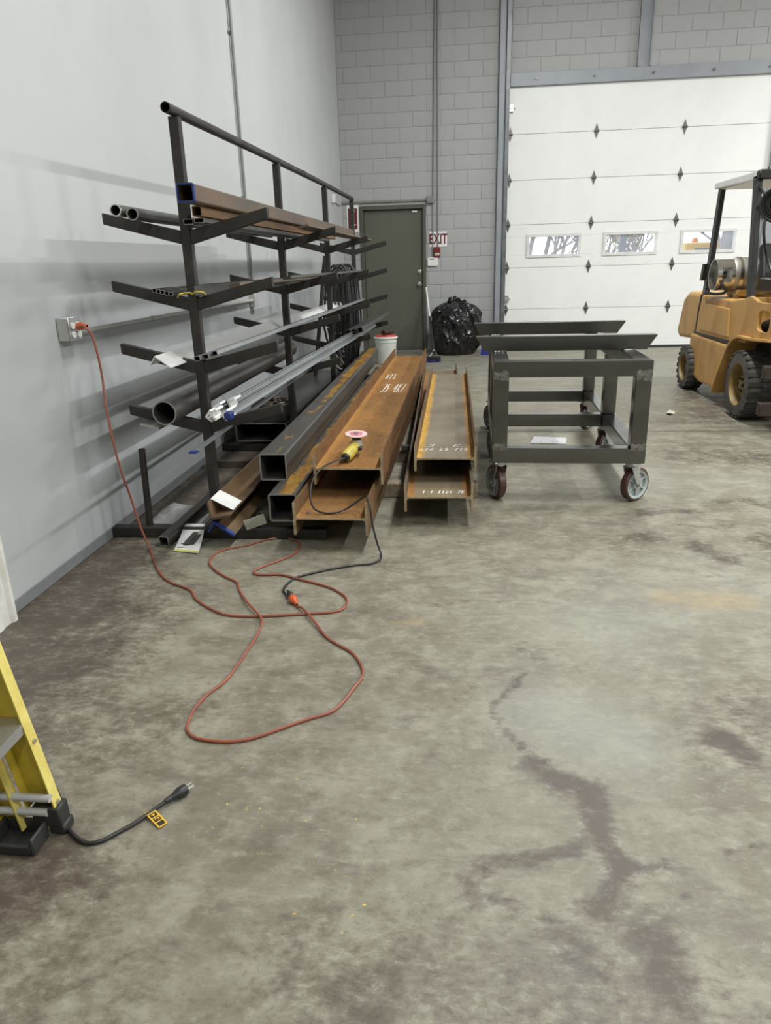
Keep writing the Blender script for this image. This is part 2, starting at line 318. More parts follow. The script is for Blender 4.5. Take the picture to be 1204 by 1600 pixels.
    o = link(bpy.data.objects.new('floor' if parent is None else 'slab', me)); me.materials.append(mat); W[o] = Matrix()
    if parent: adopt(o, parent)
    return o
n = N('worn_concrete', .5); st = n.attr('stain_tone')
a = n.noise(1.1, 8, None, .65, .4); b = n.noise(7, 8, (1, 1, 1), .7, .25); c = n.noise(60, 4); d = n.noise(3.2, 8, (1, 2.2, 1), .72, .5); spk = n.noise(16, 3, None, .5)
col = n.mix(n.rng(a, .38, .62), (.16, .142, .102), (.237, .219, .164)); col = n.mix(n.rng(b, .45, .62, 0, .7), col, (.305, .286, .222)); col = n.mix(n.rng(d, .5, .64, 0, .6), col, (.115, .098, .077)); e = n.noise(22, 8, (1, 1.6, 1), .75, .25); col = n.mix(n.rng(e, .52, .68, 0, .55), col, (.105, .09, .07)); col = n.mix(n.rng(e, .46, .34, 0, .5), col, (.36, .344, .284))
col = n.mix(n.math('MULTIPLY', st[2], .5), col, (.33, .33, .29))
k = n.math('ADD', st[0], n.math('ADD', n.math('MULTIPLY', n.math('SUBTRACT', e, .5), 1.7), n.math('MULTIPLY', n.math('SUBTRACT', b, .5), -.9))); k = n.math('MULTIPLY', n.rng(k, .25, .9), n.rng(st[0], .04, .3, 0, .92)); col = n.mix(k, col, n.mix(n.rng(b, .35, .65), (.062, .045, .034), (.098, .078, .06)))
col = n.mix(n.math('MULTIPLY', st[1], n.rng(b, .3, .7, .2, .9)), col, (.36, .26, .12)); col = n.mix(n.rng(c, .62, .78, 0, .5), col, (.13, .115, .1))
fk_ = n.attr('fleck'); s1 = n.noise(55, 3); col = n.mix(n.math('MULTIPLY', fk_[0], n.rng(s1, .68, .71)), col, (.62, .47, .06)); n.color(col); n.lk(n.rng(b, .3, .7, .36, .62), n.b.inputs['Roughness']); n.bump(n.math('ADD', n.math('ADD', b, e), n.math('MULTIPLY', c, .4)), .28, .004)
CONC = n.m
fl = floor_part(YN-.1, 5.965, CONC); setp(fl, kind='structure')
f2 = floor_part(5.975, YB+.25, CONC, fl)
MB().box(XL-.1, XR+.1, YN-.1, YB+.25, -.2, -.012).build('slab_bed', M('joint_dark', (.06, .055, .05)), fl)
# left wall: two paints, boundary at 1.39 m
n = N('left_wall_paint', .5); x = n.xyz(); a = n.noise(.9, 6); b = n.noise(45, 4); c = n.noise(2.5, 6, (1, 5, .5))
up = n.mix(n.rng(a, .35, .65), (.52, .53, .525), (.47, .48, .478)); lo = n.mix(n.rng(a, .35, .65), (.435, .452, .458), (.395, .412, .418))
lo = n.mix(n.rng(c, .6, .8, 0, .25), lo, (.2, .2, .2))
n.color(n.mix(n.rng(x[2], 1.388, 1.396), lo, up)); n.bump(b, .1, .003)
LWP = n.m
wl = MB().box(XL-.2, XL, YN-.1, YB+.2, -.1, ZC).build('wall_left', LWP, recenter=False, kind='structure')
MB().box(XL-.01, XL+.005, 1.2, 2.62, .055, 2.3).build('plaster_patch', LWP, wl, bevel=.003, recenter=False)
MB().box(XL, XL+.006, 2.51, YB, 0, .057).build('baseboard_left', M('base_vinyl', (.2, .21, .215)), bevel=.003, kind='structure')
cas = MB().prof([(XL, 0), (XL+.044, 0), (XL+.046, .02), (XL+.034, .034), (XL+.034, .075), (XL+.04, .09), (XL+.04, .125), (XL+.02, .135), (XL, .135)], 0, 2.25, None, Matrix(((1, 0, 0, 0), (0, 0, -1, 2.51), (0, 1, 0, 0), (0, 0, 0, 1)))).build('trim_1', M('casing_white', (.72, .71, .67), (.55, .53, .48), 9, .5), kind='structure')
MB().box(XL-.02, XL+.008, 1.46, 2.375, .01, 2.2).build('door_3', M('side_door_white', (.66, .66, .63)), bevel=.004, kind='structure')
MB().box(XR, XR+.2, YN-.1, YB+.2, -.1, ZC).build('wall_right', M('right_wall_paint', (.5, .51, .5)), kind='structure')
MB().box(XL-.2, XR+.2, YN-.3, YN-.1, -.1, ZC).build('wall_rear', M('rear_wall_paint', (.45, .46, .455)), kind='structure')
MB().box(XL-.2, XR+.2, YN-.3, YB+.2, ZC, ZC+.2).build('ceiling', M('ceiling_paint', (.5, .5, .49)), kind='structure')
# back wall: mortar core with blocks proud of it
GX0, GX1, GZ = .668, 4.365, 3.706            # big door opening
DX0, DX1, DZ = -1.58, -.566, 2.19            # frame of the olive door
core = MB(); c0, c1 = YB+.005, YB+.2
core.box(XL-.1, DX0+.02, c0, c1, -.1, ZC).box(DX0+.02, DX1-.02, c0, c1, DZ-.02, ZC).box(DX1-.02, GX0, c0, c1, -.1, ZC).box(GX0, GX1, c0, c1, GZ, ZC).box(GX1, XR+.1, c0, c1, -.1, ZC)
wb = core.build('wall_back', MORT, kind='structure')
BW, BH, J = .4064, .2032, .0085; cache = {}
def block(x0, x1, z0, z1):
    k = (round(x1-x0, 3), round(z1-z0, 3))
    if k not in cache:
        o = MB().box(x0, x1, YB-.001, YB+.012, z0, z1).build('block', WALLG, wb, bevel=.0025); cache[k] = o
    else:
        o = link(cache[k].copy()); o.location = ((x0+x1)/2, YB+.0055, (z0+z1)/2)
def cutrow(xa, xb, z0, z1, off):
    i = math.floor((xa-XL-off)/BW)
    while True:
        l = XL+off+i*BW; i += 1
        if l >= xb: break
        p, q = max(l, xa)+J/2, min(l+BW, xb)-J/2
        if q-p > .035: block(round(p, 4), round(q, 4), z0, z1)
for rI in range(24):
    z0, z1 = rI*BH+J/2, (rI+1)*BH-J/2; off = (.09 if rI % 2 else .09-BW/2)
    segs = [(XL, DX0), (DX1, .50)] if z0 < DZ else [(XL, .50)]
    for s in segs:
        cutrow(s[0], s[1], z0, z1, off)
    if z0 < DZ < z1-.02: cutrow(DX0, DX1, DZ+.004, z1, off)
    if z1 > 3.9: cutrow(.665, 4.75, max(z0, 3.87), z1, off)
# steel jamb, track, header and centre channel of the big door
MB().box(.50, .575, YB-.09, YB+.03, 0, ZC).box(.575, .60, YB-.03, YB+.03, 0, ZC).build('trim_2', TRIMG, bevel=.003, kind='structure')
MB().prof([(.60, YB-.09), (.655, YB-.09), (.655, YB-.075), (.612, YB-.075), (.612, YB-.05), (.655, YB-.05), (.655, YB-.035), (.60, YB-.035)], 0.02, 5.2, None, Matrix(((1, 0, 0, 0), (0, 0, 1, 0), (0, 1, 0, 0), (0, 0, 0, 1)))).build('trim_3', TRACK, kind='structure')
MB().box(GX1, GX1+.12, YB-.06, YB+.03, 0, 5.2).build('trim_4', TRIMG, bevel=.003, kind='structure')
hd = MB().box(.662, GX1+.05, YB-.045, YB+.02, 3.70, 3.868).build('trim_5', TRIMG, bevel=.003, kind='structure')
for bx in (1.03, 1.83, 2.64, 3.45, 4.2):
    MB().cyl((bx, YB-.045, 3.785), (bx, YB-.06, 3.785), .018, 12).build('bolt', GHINGE, hd)
ch = MB().box(2.405, 2.425, YB-.075, YB, 3.868, ZC).box(2.57, 2.59, YB-.075, YB, 3.868, ZC).box(2.425, 2.57, YB-.035, YB, 3.868, ZC).build('trim_6', TRIMG, kind='structure')
# big sectional door
gd = thing('door_2', None, None, (GX0, YB, 0)); setp(gd, 'white sectional overhead door with a row of three small windows', kind='structure')
S6 = GZ/6; WINS = [(.965, 1.785), (2.105, 2.905), (3.235, 4.035)]; WZ = (1.375, 1.715); y0, y1 = YB, YB+.045
secs = []
for k in range(6):
    a, b = k*S6+.002+(.03 if k == 0 else 0), (k+1)*S6-.003; m = MB()
    if k != 2: m.box(GX0-.02, GX1+.02, y0, y1, a, b)
    else:
        fr = .035; m.box(GX0-.02, GX1+.02, y0, y1, a, WZ[0]+fr).box(GX0-.02, GX1+.02, y0, y1, WZ[1]-fr, b); xs = [GX0-.02]+[v for q in WINS for v in (q[0]+fr, q[1]-fr)]+[GX1+.02]
        for i in range(0, len(xs), 2): m.box(xs[i], xs[i+1], y0, y1, WZ[0]+fr, WZ[1]-fr)
    s = m.build('section', GDOOR, gd, bevel=.004); secs.append(s)
for xa, xb in WINS:
    m = MB(); f = .045; e = .014
    m.box(xa, xb, y0-e, y0, WZ[0], WZ[0]+f).box(xa, xb, y0-e, y0, WZ[1]-f, WZ[1]).box(xa, xa+f, y0-e, y0, WZ[0]+f, WZ[1]-f).box(xb-f, xb, y0-e, y0, WZ[0]+f, WZ[1]-f)
    m.build('window_frame', M('window_frame_white', (.74, .75, .74)), secs[2], bevel=.004)
    MB().box(xa+.036, xb-.036, y0+.015, y0+.02, WZ[0]+.036, WZ[1]-.036).build('pane', GLASS, secs[2])
    for sx in (xa+.02, (xa+xb)/2, xb-.02):
        for sz in (WZ[0]+.02, WZ[1]-.02): pass
MB().box(GX0-.02, GX1+.02, y0+.005, y1, 0, .03).build('bottom_seal', BLACKR, gd)
for k in range(1, 6): MB().box(GX0-.02, GX1+.02, y0+.006, y1-.004, k*S6-.008, k*S6+.008).build('seam', M('seam_grey', (.3, .3, .29)) if k == 1 else bpy.data.materials['seam_grey'], gd)
hinge = None
for k in range(1, 6):
    for i in range(4):
        hx, hz = GX0+.012+i*1.2324, k*S6
        if hinge is None:
            m = MB(); p = [(0, .1), (.022, .03), (.034, .012), (.034, -.012), (.022, -.03), (0, -.1), (-.022, -.03), (-.034, -.012), (-.034, .012), (-.022, .03)]
            m.prof([(hx+q*1.05, hz+r) for q, r in p], y0-.009, y0); m.cyl((hx-.036, y0-.014, hz), (hx+.036, y0-.014, hz), .011, 10); hinge = m.build('hinge', GHINGE, gd, bevel=.0015); hloc = hinge.location.copy(); h0 = (hx, hz)
        else:
            o = link(hinge.copy()); o.location = hloc+Vector((hx-h0[0], 0, hz-h0[1]))
for hz in (3.43, .78):   # track bracket and slide lock on the edge
    MB().box(.655, .72, YB-.03, YB-.002, hz-.05, hz+.05).cyl((.64, YB-.02, hz), (.74, YB-.02, hz), .012, 10).build('edge_lock', ZINC, gd, bevel=.003)
# olive steel door
dg = thing('door_1', None, None, (-1.073, YB, 0)); setp(dg, 'olive green steel door in the far corner', kind='structure')
m = MB(); m.box(DX0, -1.53, YB-.03, YB+.15, 0, DZ).box(-.616, DX1, YB-.03, YB+.15, 0, DZ).box(-1.53, -.616, YB-.03, YB+.15, 2.134, DZ); m.box(-1.535, -1.505, YB+.08, YB+.1, 0, 2.14).box(-.641, -.611, YB+.08, YB+.1, 0, 2.14).box(-1.535, -.611, YB+.08, YB+.1, 2.1, 2.14); m.build('door_frame', GREEND, dg, bevel=.004)
leaf = MB().box(-1.526, -.62, YB+.03, YB+.075, .015, 2.128).build('leaf', GREEN, dg, bevel=.003)
MB().box(-1.526, -.62, YB+.02, YB+.032, .03, .075).build('sweep', GREEND, leaf)
for z in (1.03, 1.215):
    m = MB().lathe([(0, .0), (.034, 0), (.034, .008), (.014, .012), (.013, .03)]+([(.027, .036), (.03, .05), (.024, .06), (0, .063)] if z < 1.1 else [(.024, .016), (.024, .026), (0, .028)]), (-.675, YB+.03, z), (0, -1, 0), 20)
    m.build('knob' if z < 1.1 else 'deadbolt', CHROME, leaf)
MB().box(-.78, -.70, YB+.012, YB+.03, 2.085, 2.11).build('door_contact', WHITEP, leaf, bevel=.003)
MB().box(-1.53, -.616, YB-.02, YB+.15, 0, .013).build('threshold', ZINC, dg)
# ceiling lamps
for i, (lx, ly, lz, sx, sy, pw) in enumerate(LAMPS):
    t = thing('high_bay_lamp', 'long white high bay lamp hung under the ceiling', 'lamp', (lx, ly, lz), 0, 'high bay lamps under the ceiling')
    MB().box(lx-sx/2-.04, lx+sx/2+.04, ly-sy/2-.03, ly+sy/2+.03, lz+.02, lz+.12).build('housing', WHITEP, t, bevel=.01)
    for s in (-1, 1): MB().cyl((lx, ly+s*sy*.4, lz+.12), (lx, ly+s*sy*.4, ZC), .006, 6).build('hanger', ZINC, t)
    ld = bpy.data.lights.new('lamp_light', 'AREA'); ld.shape = 'RECTANGLE'; ld.size = sx; ld.size_y = sy; ld.energy = pw; ld.color = (.985, 1, .985)
    lo_ = link(bpy.data.objects.new('lamp_light', ld)); lo_.location = (lx, ly, lz); W[lo_] = Matrix.Translation((lx, ly, lz)); adopt(lo_, t)
# outdoors beyond the door windows
MB().box(-12, 30, YB+.3, 60, -.2, -.02).build('ground', M('snowy_yard', (.6, .62, .66), (.42, .43, .44), .6, .9), kind='structure')

# ------------------------------------------------------------------ rack
RX = -1.285; PY = [3.52, 5.4, 7.25, 9.0]; PT = [1.992, 2.02, 2.04, 2.052]
rack = thing('storage_rack', 'tall dark steel cantilever rack with paired sloping arms along the wall', 'rack', (RX, 6.2, 0))
LV = [(1.457, 1.517, 1.556, 1.606), (1.157, 1.216, 1.254, 1.304), (.857, .916, .958, 1.008), (.557, .616, .653, .703)]
for i, y in enumerate(PY):
    h = .0245
    MB().prof(rr(.049, .049, .008, 2, RX, 0), 0.05, PT[i]-.001, rr(.041, .041, .006, 2, RX, 0), Matrix(((1, 0, 0, 0), (0, 0, 1, y+.0), (0, 1, 0, 0), (0, 0, 0, 1)))).build('post', RACK, rack)
    for (jb, jt, tb, tt) in LV:
        for s in (-1, 1):
            xj, xt = RX+s*.022, RX+s*.395; xs = sorted([(xj, jb, jt), (xt, tb, tt)])
            p = [(xs[0][0], xs[0][1]), (xs[1][0], xs[1][1]), (xs[1][0], xs[1][2]), (xs[0][0], xs[0][2])]
            MB().prof(p, y-.02, y+.02).build('arm', RACK, rack, bevel=.003)
    f = MB(); f.prof(rr(.06, .058, .008, 2), XL+.012, -.69, None, Matrix(((0, 1, 0, 0), (1, 0, 0, y-.04), (0, 0, 1, .029), (0, 0, 0, 1)))); f.build('foot', RACK, rack)
MB().box(RX-.045, RX+.045, 3.45, 3.55, .056, .064).build('gusset', RACK, rack)
rail = smooth([(RX, 3.42, PT[0]+.021), (RX, 5.4, PT[1]+.021), (RX, 7.25, PT[2]+.021), (RX, 9.06, PT[3]+.021)], 6)
m = MB(); k = 20; rl = []
m.lathe([(.0225, 0), (.0225, .12), (.019, .12), (.019, 0)], rail[0], Vector(rail[1])-Vector(rail[0]), 24, True); m.sweep([tuple(Vector(rail[0])+(Vector(rail[1])-Vector(rail[0])).normalized()*.118)]+rail[1:], .0225, 20)
m.build('top_rail', RACK, rack)
m = MB().cyl((RX, 6.28, 2.0525), (RX, 6.34, 2.053), .0245, 18).build('rail_coupling', RACK, rack)
MB().cyl((-1.655, 3.5, .055), (-1.648, 3.51, .472), .0175, 16, hollow=.003).build('stop_peg', RACK, rack)
# ------------------------------------------------------------------ stock on the rack
def stock(name, label, cat, kind, dims, p0, p1, mat, end=None, endmat=None, group=None, roll=0, endlen=.05):
    m4, L = orient(p0, p1); m4 = m4 @ Matrix.Rotation(roll, 4, 'Y'); mb = MB()
    def shape(mb, a, b, g=0):
        nonlocal m4
        if kind == 'pipe': r, t = dims; c = [(math.cos(i*math.pi/12), math.sin(i*math.pi/12)) for i in range(24)]; mb.prof([((r+g)*q, (r+g)*s) for q, s in c], a, b, [((r-t)*q, (r-t)*s) for q, s in c], m4)
        if kind == 'tube': w, h, t = dims; mb.prof(rr(w+2*g, h+2*g, min(w, h)*.12+g, 3), a, b, rr(w-2*t, h-2*t, min(w, h)*.06, 3), m4)
        if kind == 'bar': w, h = dims; mb.prof([(-w/2-g, -h/2-g), (w/2+g, -h/2-g), (w/2+g, h/2+g), (-w/2-g, h/2+g)], a, b, None, m4)
        if kind == 'angle': w, h, t = dims; mb.prof([(-g, -g), (w+g, -g), (w+g, t+g), (t+g, t+g), (t+g, h+g), (-g, h+g)], a, b, None, m4)
    xf = m4; m4 = None; shape(mb, 0, L)
    if not end: o = mb.build(name, mat, xf=xf); setp(o, label, cat, group); return o
    t = thing(name, label, cat, p0, 0, group); mb.build('body', mat, t, xf=xf)
    e = MB(); shape(e, -.0012, endlen, (.004 if endlen > .06 else .0012) if endlen > .006 else .0002); e.build(end, endmat, t, xf=xf); return t
# top level, wall side
stock('steel_pipe', 'bright-ended grey pipe nearest the wall on the top rack arms', 'pipe', 'pipe', (.025, .004), (-1.517, 3.3, 1.6), (-1.55, 5.62, 1.6), PIPE, 'bright_end', CHROME, 'pipes on the top arms', endlen=.012)
stock('steel_pipe', 'grey pipe second from the wall on the top rack arms', 'pipe', 'pipe', (.0265, .005), (-1.442, 3.3, 1.582), (-1.46, 5.8, 1.584), PIPE, 'cut_end', CUT, endlen=.002, group='pipes on the top arms')
# top level, room side
stock('square_tube', 'large brown square tube with blue painted end lying on top of the rack stock', 'tube', 'tube', (.074, .074, .006), (-1.157, 3.2, 1.65), (-1.15, 7.9, 1.65), BROWN, 'blue_end', BLUEP, endlen=.016)
stock('square_tube', 'rust-orange square tube directly under the blue-ended tube', 'tube', 'tube', (.044, .044, .004), (-1.178, 3.38, 1.59), (-1.16, 6.9, 1.59), M('orange_rust_tube', (.3, .16, .065), (.14, .085, .05), 6, .6, .2, .2, 60, (1, .25, 1)))
stock('flat_tube', 'dark flat rectangular tube beside the post on the top arms', 'tube', 'tube', (.046, .024, .003), (-1.236, 3.42, 1.55), (-1.225, 5.9, 1.55), DPIPE, 'cut_end', CUT, endlen=.002, group='flat tubes on the top arms')
stock('flat_tube', 'dark flat rectangular tube farther from the post on the top arms', 'tube', 'tube', (.046, .022, .003), (-1.186, 3.42, 1.554), (-1.17, 6.6, 1.554), DPIPE, 'cut_end', CUT, endlen=.002, group='flat tubes on the top arms')
stock('flat_bar', 'brown flat bar lying at the room side of the top arms', 'bar', 'bar', (.075, .012), (-1.02, 4.9, 1.587), (-1.01, 8.3, 1.587), BROWN, roll=-.2)
# second level
for i in range(5):
    stock('small_square_tube', ['small square tube nearest the wall in the row of five', 'small square tube second from the wall in the row of five', 'middle small square tube in the row of five', 'small square tube fourth from the wall in the row of five', 'small square tube nearest the post in the row of five'][i], 'tube', 'tube', (.0185, .0185, .002), (-1.428+i*.0195, 3.4, 1.257-i*.0044), (-1.43+i*.0195, 6.2, 1.257-i*.0044), STEEL, 'cut_end', CUT, endlen=.002, group='five small tubes on the second arms')
stock('steel_angle', 'dark steel angle along the posts on the second arms', 'steel angle', 'angle', (.05, .045, .005), (-1.252, 3.44, 1.226), (-1.245, 7.0, 1.226), DPIPE, group='bars on the second arms')
stock('flat_bar', 'brown flat bar on the second room-side arms', 'bar', 'bar', (.06, .02), (-1.15, 3.75, 1.262), (-1.14, 6.3, 1.262), BROWN, roll=-.2, group='bars on the second arms')
stock('flat_bar', 'thin dark bar standing at the outer end of second arms', 'bar', 'bar', (.05, .016), (-1.03, 4.4, 1.284), (-1.02, 7.6, 1.284), DPIPE, roll=-.2, group='bars on the second arms')
yl = MB().sweep(smooth([(-1.335, 3.44, 1.223), (-1.315, 3.43, 1.238), (-1.285, 3.475, 1.241), (-1.262, 3.44, 1.236), (-1.235, 3.42, 1.246), (-1.205, 3.43, 1.242), (-1.198, 3.445, 1.232)], 4), .0038, 6).build('yellow_strap', YELP); setp(yl, 'thin yellow strap lying across the second rack arms at the first post', 'strap')
# third level: aluminium angle and thin strips
stock('aluminium_angle', 'bright wide aluminium angle laid ridge-up on the third arms', 'aluminium angle', 'angle', (.05, .092, .004), (-1.425, 3.3, .968), (-1.372, 9.05, .975), ALU, roll=math.radians(126))
for i, (dx, z, lab) in enumerate([(0, .946, 'silver strip nearest the posts on the third arms'), (.032, .952, 'second silver strip from the posts on the third arms'), (.066, .962, 'outermost silver strip on the third room-side arms')]):
    stock('silver_strip', lab, 'strip', 'tube', (.029, .022, .002), (-1.243+dx, 3.36+.03*i, z), (-1.2+dx, 9.1-.3*i, z+.004), GALV if i else M('dull_silver', (.3, .29, .27), (.2, .19, .18), 8, .4, .6, stretch=(1, .2, 1)), 'cut_end', CUT, 'silver strips on the third arms', roll=-.2, endlen=.002)
# fourth level
stock('large_pipe', 'large dark open pipe on the lowest wall-side arms', 'pipe', 'pipe', (.058, .006), (-1.395, 3.26, .707), (-1.41, 5.97, .707), PIPE, 'cut_end', CUT, endlen=.002)
pl = MB().box(-1.59, -1.49, 3.40, 3.75, -.006, .006).build('steel_plate', ZINC, bevel=.001); pl.rotation_euler = (0, .24, 0); pl.location.z = .613; setp(pl, 'small flat steel plate under the lowest arm beside the large pipe', 'plate')
BNDL = [(-1.235, .655, .03, -1.06), (-1.2, .67, 0, -1.03), (-1.165, .66, .06, -1.0), (-1.215, .69, .1, -1.05), (-1.175, .70, .2, -1.015)]
for i, (x, z, dy, xf) in enumerate(BNDL):
    lab = ['galvanised angle nearest the post in the taped bundle', 'galvanised angle in the middle of the taped bundle', 'galvanised angle at the outer side of the taped bundle', 'galvanised angle on top of the bundle near the post', 'topmost galvanised angle of the taped bundle'][i]
    stock('galvanised_angle', lab, 'angle', 'angle', (.034, .034, .003), (x, 3.34+dy, z+.012), (xf, 8.75-.12*i, z+.042), GALV, 'white_wrap', WHITEP, 'taped bundle of galvanised angles', roll=math.radians(40+8*i), endlen=.07+.03*(i % 3))
stock('galvanised_bar', 'long thin galvanised bar with blue tip hanging below the bundle', 'bar', 'bar', (.032, .005), (-1.17, 2.98, .585), (-1.08, 8.3, .675), GALV, 'blue_tip', BLUEP, endlen=.03)
bt = MB().box(-1.135, -1.1, 3.34, 3.4, .655, .69).build('blue_tape', BLUEP, bevel=.004); setp(bt, 'small blue tape wrap beside the taped bundle end', 'tape')
# stock at floor level behind the first bay
stock('rectangular_tube', 'wide dark rectangular tube lying open-ended under the rack', 'tube', 'tube', (.4, .14, .008), (-1.525, 5.32, .152), (-1.525, 8.2, .152), DPIPE, 'cut_end', CUT, endlen=.002)
stock('flat_beam', 'rusty-topped low steel bar across the floor under the rack', 'bar', 'bar', (.055, .05), (-1.78, 4.86, .025), (-1.1, 4.9, .025), BROWN)
cr = thing('scrap_tray', 'shallow steel tray of scrap behind the second post', 'tray', (-1.42, 5.52, .228))
MB().box(-1.6, -1.325, 5.36, 5.365, .2285, .35).box(-1.6, -1.325, 5.7, 5.705, .2285, .35).box(-1.6, -1.595, 5.365, 5.7, .2285, .35).box(-1.33, -1.325, 5.365, 5.7, .2285, .35).box(-1.6, -1.325, 5.36, 5.705, .2235, .2285).build('tray', DPIPE, cr)
m = MB()
for k in range(40):
    x, y = random.uniform(-1.57, -1.36), random.uniform(5.4, 5.67); m.box(-.03, .03, -.006, .006, -.004, .004, Matrix.Translation((x, y, random.uniform(.25, .36))) @ Matrix.Rotation(random.uniform(0, 3), 4, 'Z') @ Matrix.Rotation(random.uniform(-.6, .6), 4, 'X'))
m.build('scrap', M('scrap_bits', (.3, .26, .22), (.16, .1, .06), 20, .5, .4), cr, kind='stuff')
# ------------------------------------------------------------------ beams and large tubes
def hprof(w, h, tf, tw, r=.012):
    x, z = w/2, h/2; q = tw/2; P = [(-x, -z), (-x+tf, -z), (-x+tf, -q-r), (-x+tf+r*.3, -q-r*.3), (-x+tf+r, -q), (x-tf-r, -q), (x-tf-r*.3, -q-r*.3), (x-tf, -q-r), (x-tf, -z), (x, -z)]
    return P+[(a, -b) for a, b in P[::-1]]
def beam(label, w, h, p0, p1, mat, tf=.0125, tw=.0085):
    t = thing('steel_beam', label, 'beam', p0, 0, 'rusty wide-flange beams'); m4, L = orient(p0, p1)
    MB().prof(hprof(w, h, tf, tw), 0, L).build('body', mat, t, xf=m4); return t, m4
b2, _ = beam('lower rusty H beam of the left stack, under the grinder beam', .37, .166, (-.634, 3.285, .173), (-.6, 8.0, .173), RUST2)
b1, m1 = beam('upper rusty H beam carrying the yellow grinder', .367, .168, (-.586, 3.6, .340), (-.588, 8.4, .340), RUST)
b4, m4b = beam('lower tan and rust H beam of the right stack', .365, .155, (-.117, 3.655, .1675), (-.242, 8.4, .1675), SCALE4)
b3, m3 = beam('upper short H beam with grey mill scale and chalk numbers', .345, .140, (-.088, 3.9, .315), (-.122, 7.1, .315), SCALE3)
def rtube(label, w, p0, p1, mat):
    t = thing('square_tube_beam', label, 'tube', p0, 0, 'large square steel tubes'); m4, L = orient(p0, p1)
    MB().prof(rr(w, w, .012, 4), 0, L, rr(w-.016, w-.016, .006, 4)).build('body', mat, t, xf=m4); return t
rtube('upper large square tube with an orange rust streak on top', .150, (-1.016, 3.72, .316), (-1.082, 8.85, .316), HSS1)
rtube('lower large square tube with rusty top beside the lower beam', .150, (-.915, 3.475, .166), (-.9, 8.3, .166), HSS2)
for i, (y, x0, x1, lab) in enumerate([(4.17, -1.12, .1, 'nearest timber block under the beam stacks'), (5.0, -1.12, .09, 'second timber block under the beam stacks'), (6.55, -1.12, .07, 'third timber block under the beam stacks'), (7.7, -1.12, .05, 'farthest timber block under the beam stacks')]):
    o = MB().box(x0, x1, y, y+.088, .001, .0895).build('timber_block', WOOD, bevel=.004); setp(o, lab, 'timber', 'timber blocks under the beams')
o = MB().box(-.42, -.30, 4.96, 5.0, .0905, .13).build('steel_spacer', PIPE, bevel=.003); setp(o, 'short pale steel spacer between the two beam stacks', 'spacer')
# chalk writing
GL = {'2': [[(0, .8), (.3, 1), (.6, .75), (0, 0), (.65, 0)]], '1': [[(.2, .7), (.35, 1), (.3, 0)]], '6': [[(.55, 1), (.1, .5), (.1, .1), (.45, 0), (.55, .3), (.1, .4)]], '5': [[(.6, 1), (.1, 1), (.1, .6), (.5, .55), (.5, .1), (0, 0)]],
      '7': [[(0, 1), (.6, 1), (.2, 0)]], '8': [[(.3, .5), (.05, .75), (.3, 1), (.55, .75), (.3, .5), (.05, .25), (.3, 0), (.55, .25), (.3, .5)]], 'J': [[(.1, 1), (.7, 1), (.65, .15), (.35, 0), (0, .15)]], 'K': [[(.1, 1), (0, 0)], [(.65, 1), (.08, .5), (.7, 0)]], 'L': [[(.1, 1), (0, 0), (.6, 0)]],
      'S': [[(.6, .9), (.2, 1), (.1, .7), (.5, .4), (.4, 0), (0, .1)]], '-': [[(.1, .5), (.5, .5)]], '.': [[(.2, .05), (.28, .05)]], '4': [[(.5, 0), (.5, 1), (0, .35), (.7, .35)]], '3': [[(.05, .9), (.4, 1), (.4, .6), (.15, .55), (.5, .3), (.3, 0), (0, .1)]], ' ': []}
def chalk(parent, m4, text, x, y, h, w, zt, sp=1.0, shear=.25, r=.0028):
    mb = MB()
    for ch in text:
        for st_ in GL[ch]: mb.sweep([tuple(m4 @ Vector((x+(a+shear*b)*w, y+b*h, zt+.0008))) for a, b in st_], r, 4, .35)
        x += w*1.05*sp
    o = mb.build('chalk_mark', CHALK, parent); o['label'] = 'white chalk writing'
T3, T4, T1 = .00425, .00425, .00425
chalk(b3, m3, 'J  K', -.115, .26, .06, .05, T3); chalk(b3, m3, '216 25 715', -.15, .17, .055, .027, T3)
chalk(b4, m4b, '1-1.1128 7K', -.09, .06, .05, .02, T4)
chalk(b1, m1, '815', -.12, 3.05, .3, .032, T1, r=.004); chalk(b1, m1, 'J5 4K7', -.09, 2.35, .4, .032, T1, r=.004)
# angle stock in front of the first post
VR = math.radians(30)
stock('steel_angle', 'upper rusty steel angle carrying a white paper tag', 'steel angle', 'angle', (.1, .085, .008), (-1.24, 3.3, .166), (-1.235, 6.0, .166), M('angle_rust', (.2, .125, .065), (.1, .075, .05), 5, .55, .25, .2, 60, (1, .25, 1)), group='steel angles on the rack base', roll=math.radians(-9))
stock('steel_angle', 'lower grey steel angle nested under the tagged angle', 'steel angle', 'angle', (.1, .085, .008), (-1.249, 3.32, .151), (-1.244, 6.0, .151), PIPE, group='steel angles on the rack base', roll=math.radians(-9))
stock('steel_angle', 'rust-streaked steel angle turned ridge-up with blue painted end', 'steel angle', 'angle', (.06, .125, .008), (-1.24, 3.33, .138), (-1.235, 5.9, .138), M('angle_streak', (.16, .1, .045), (.06, .05, .04), 7, .5, .3, .2, 60, (1, .15, 1)), 'blue_end', BLUEP, 'steel angles on the rack base', roll=math.radians(125), endlen=.025)
stock('square_tube', 'slim grey square tube lying askew on the rack foot', 'tube', 'tube', (.054, .054, .004), (-1.507, 3.315, .034), (-1.42, 3.95, .1), PIPE, 'cut_end', CUT, endlen=.002)
stock('flat_bar', 'short grey flat bar lying on the paper flyer', 'bar', 'bar', (.03, .008), (-1.39, 3.31, .022), (-1.345, 3.72, .085), PIPE, group='short bars on the flyer')
stock('flat_bar', 'second short grey bar beside the flyer bar', 'bar', 'bar', (.022, .008), (-1.362, 3.315, .02), (-1.318, 3.7, .082), PIPE, group='short bars on the flyer')
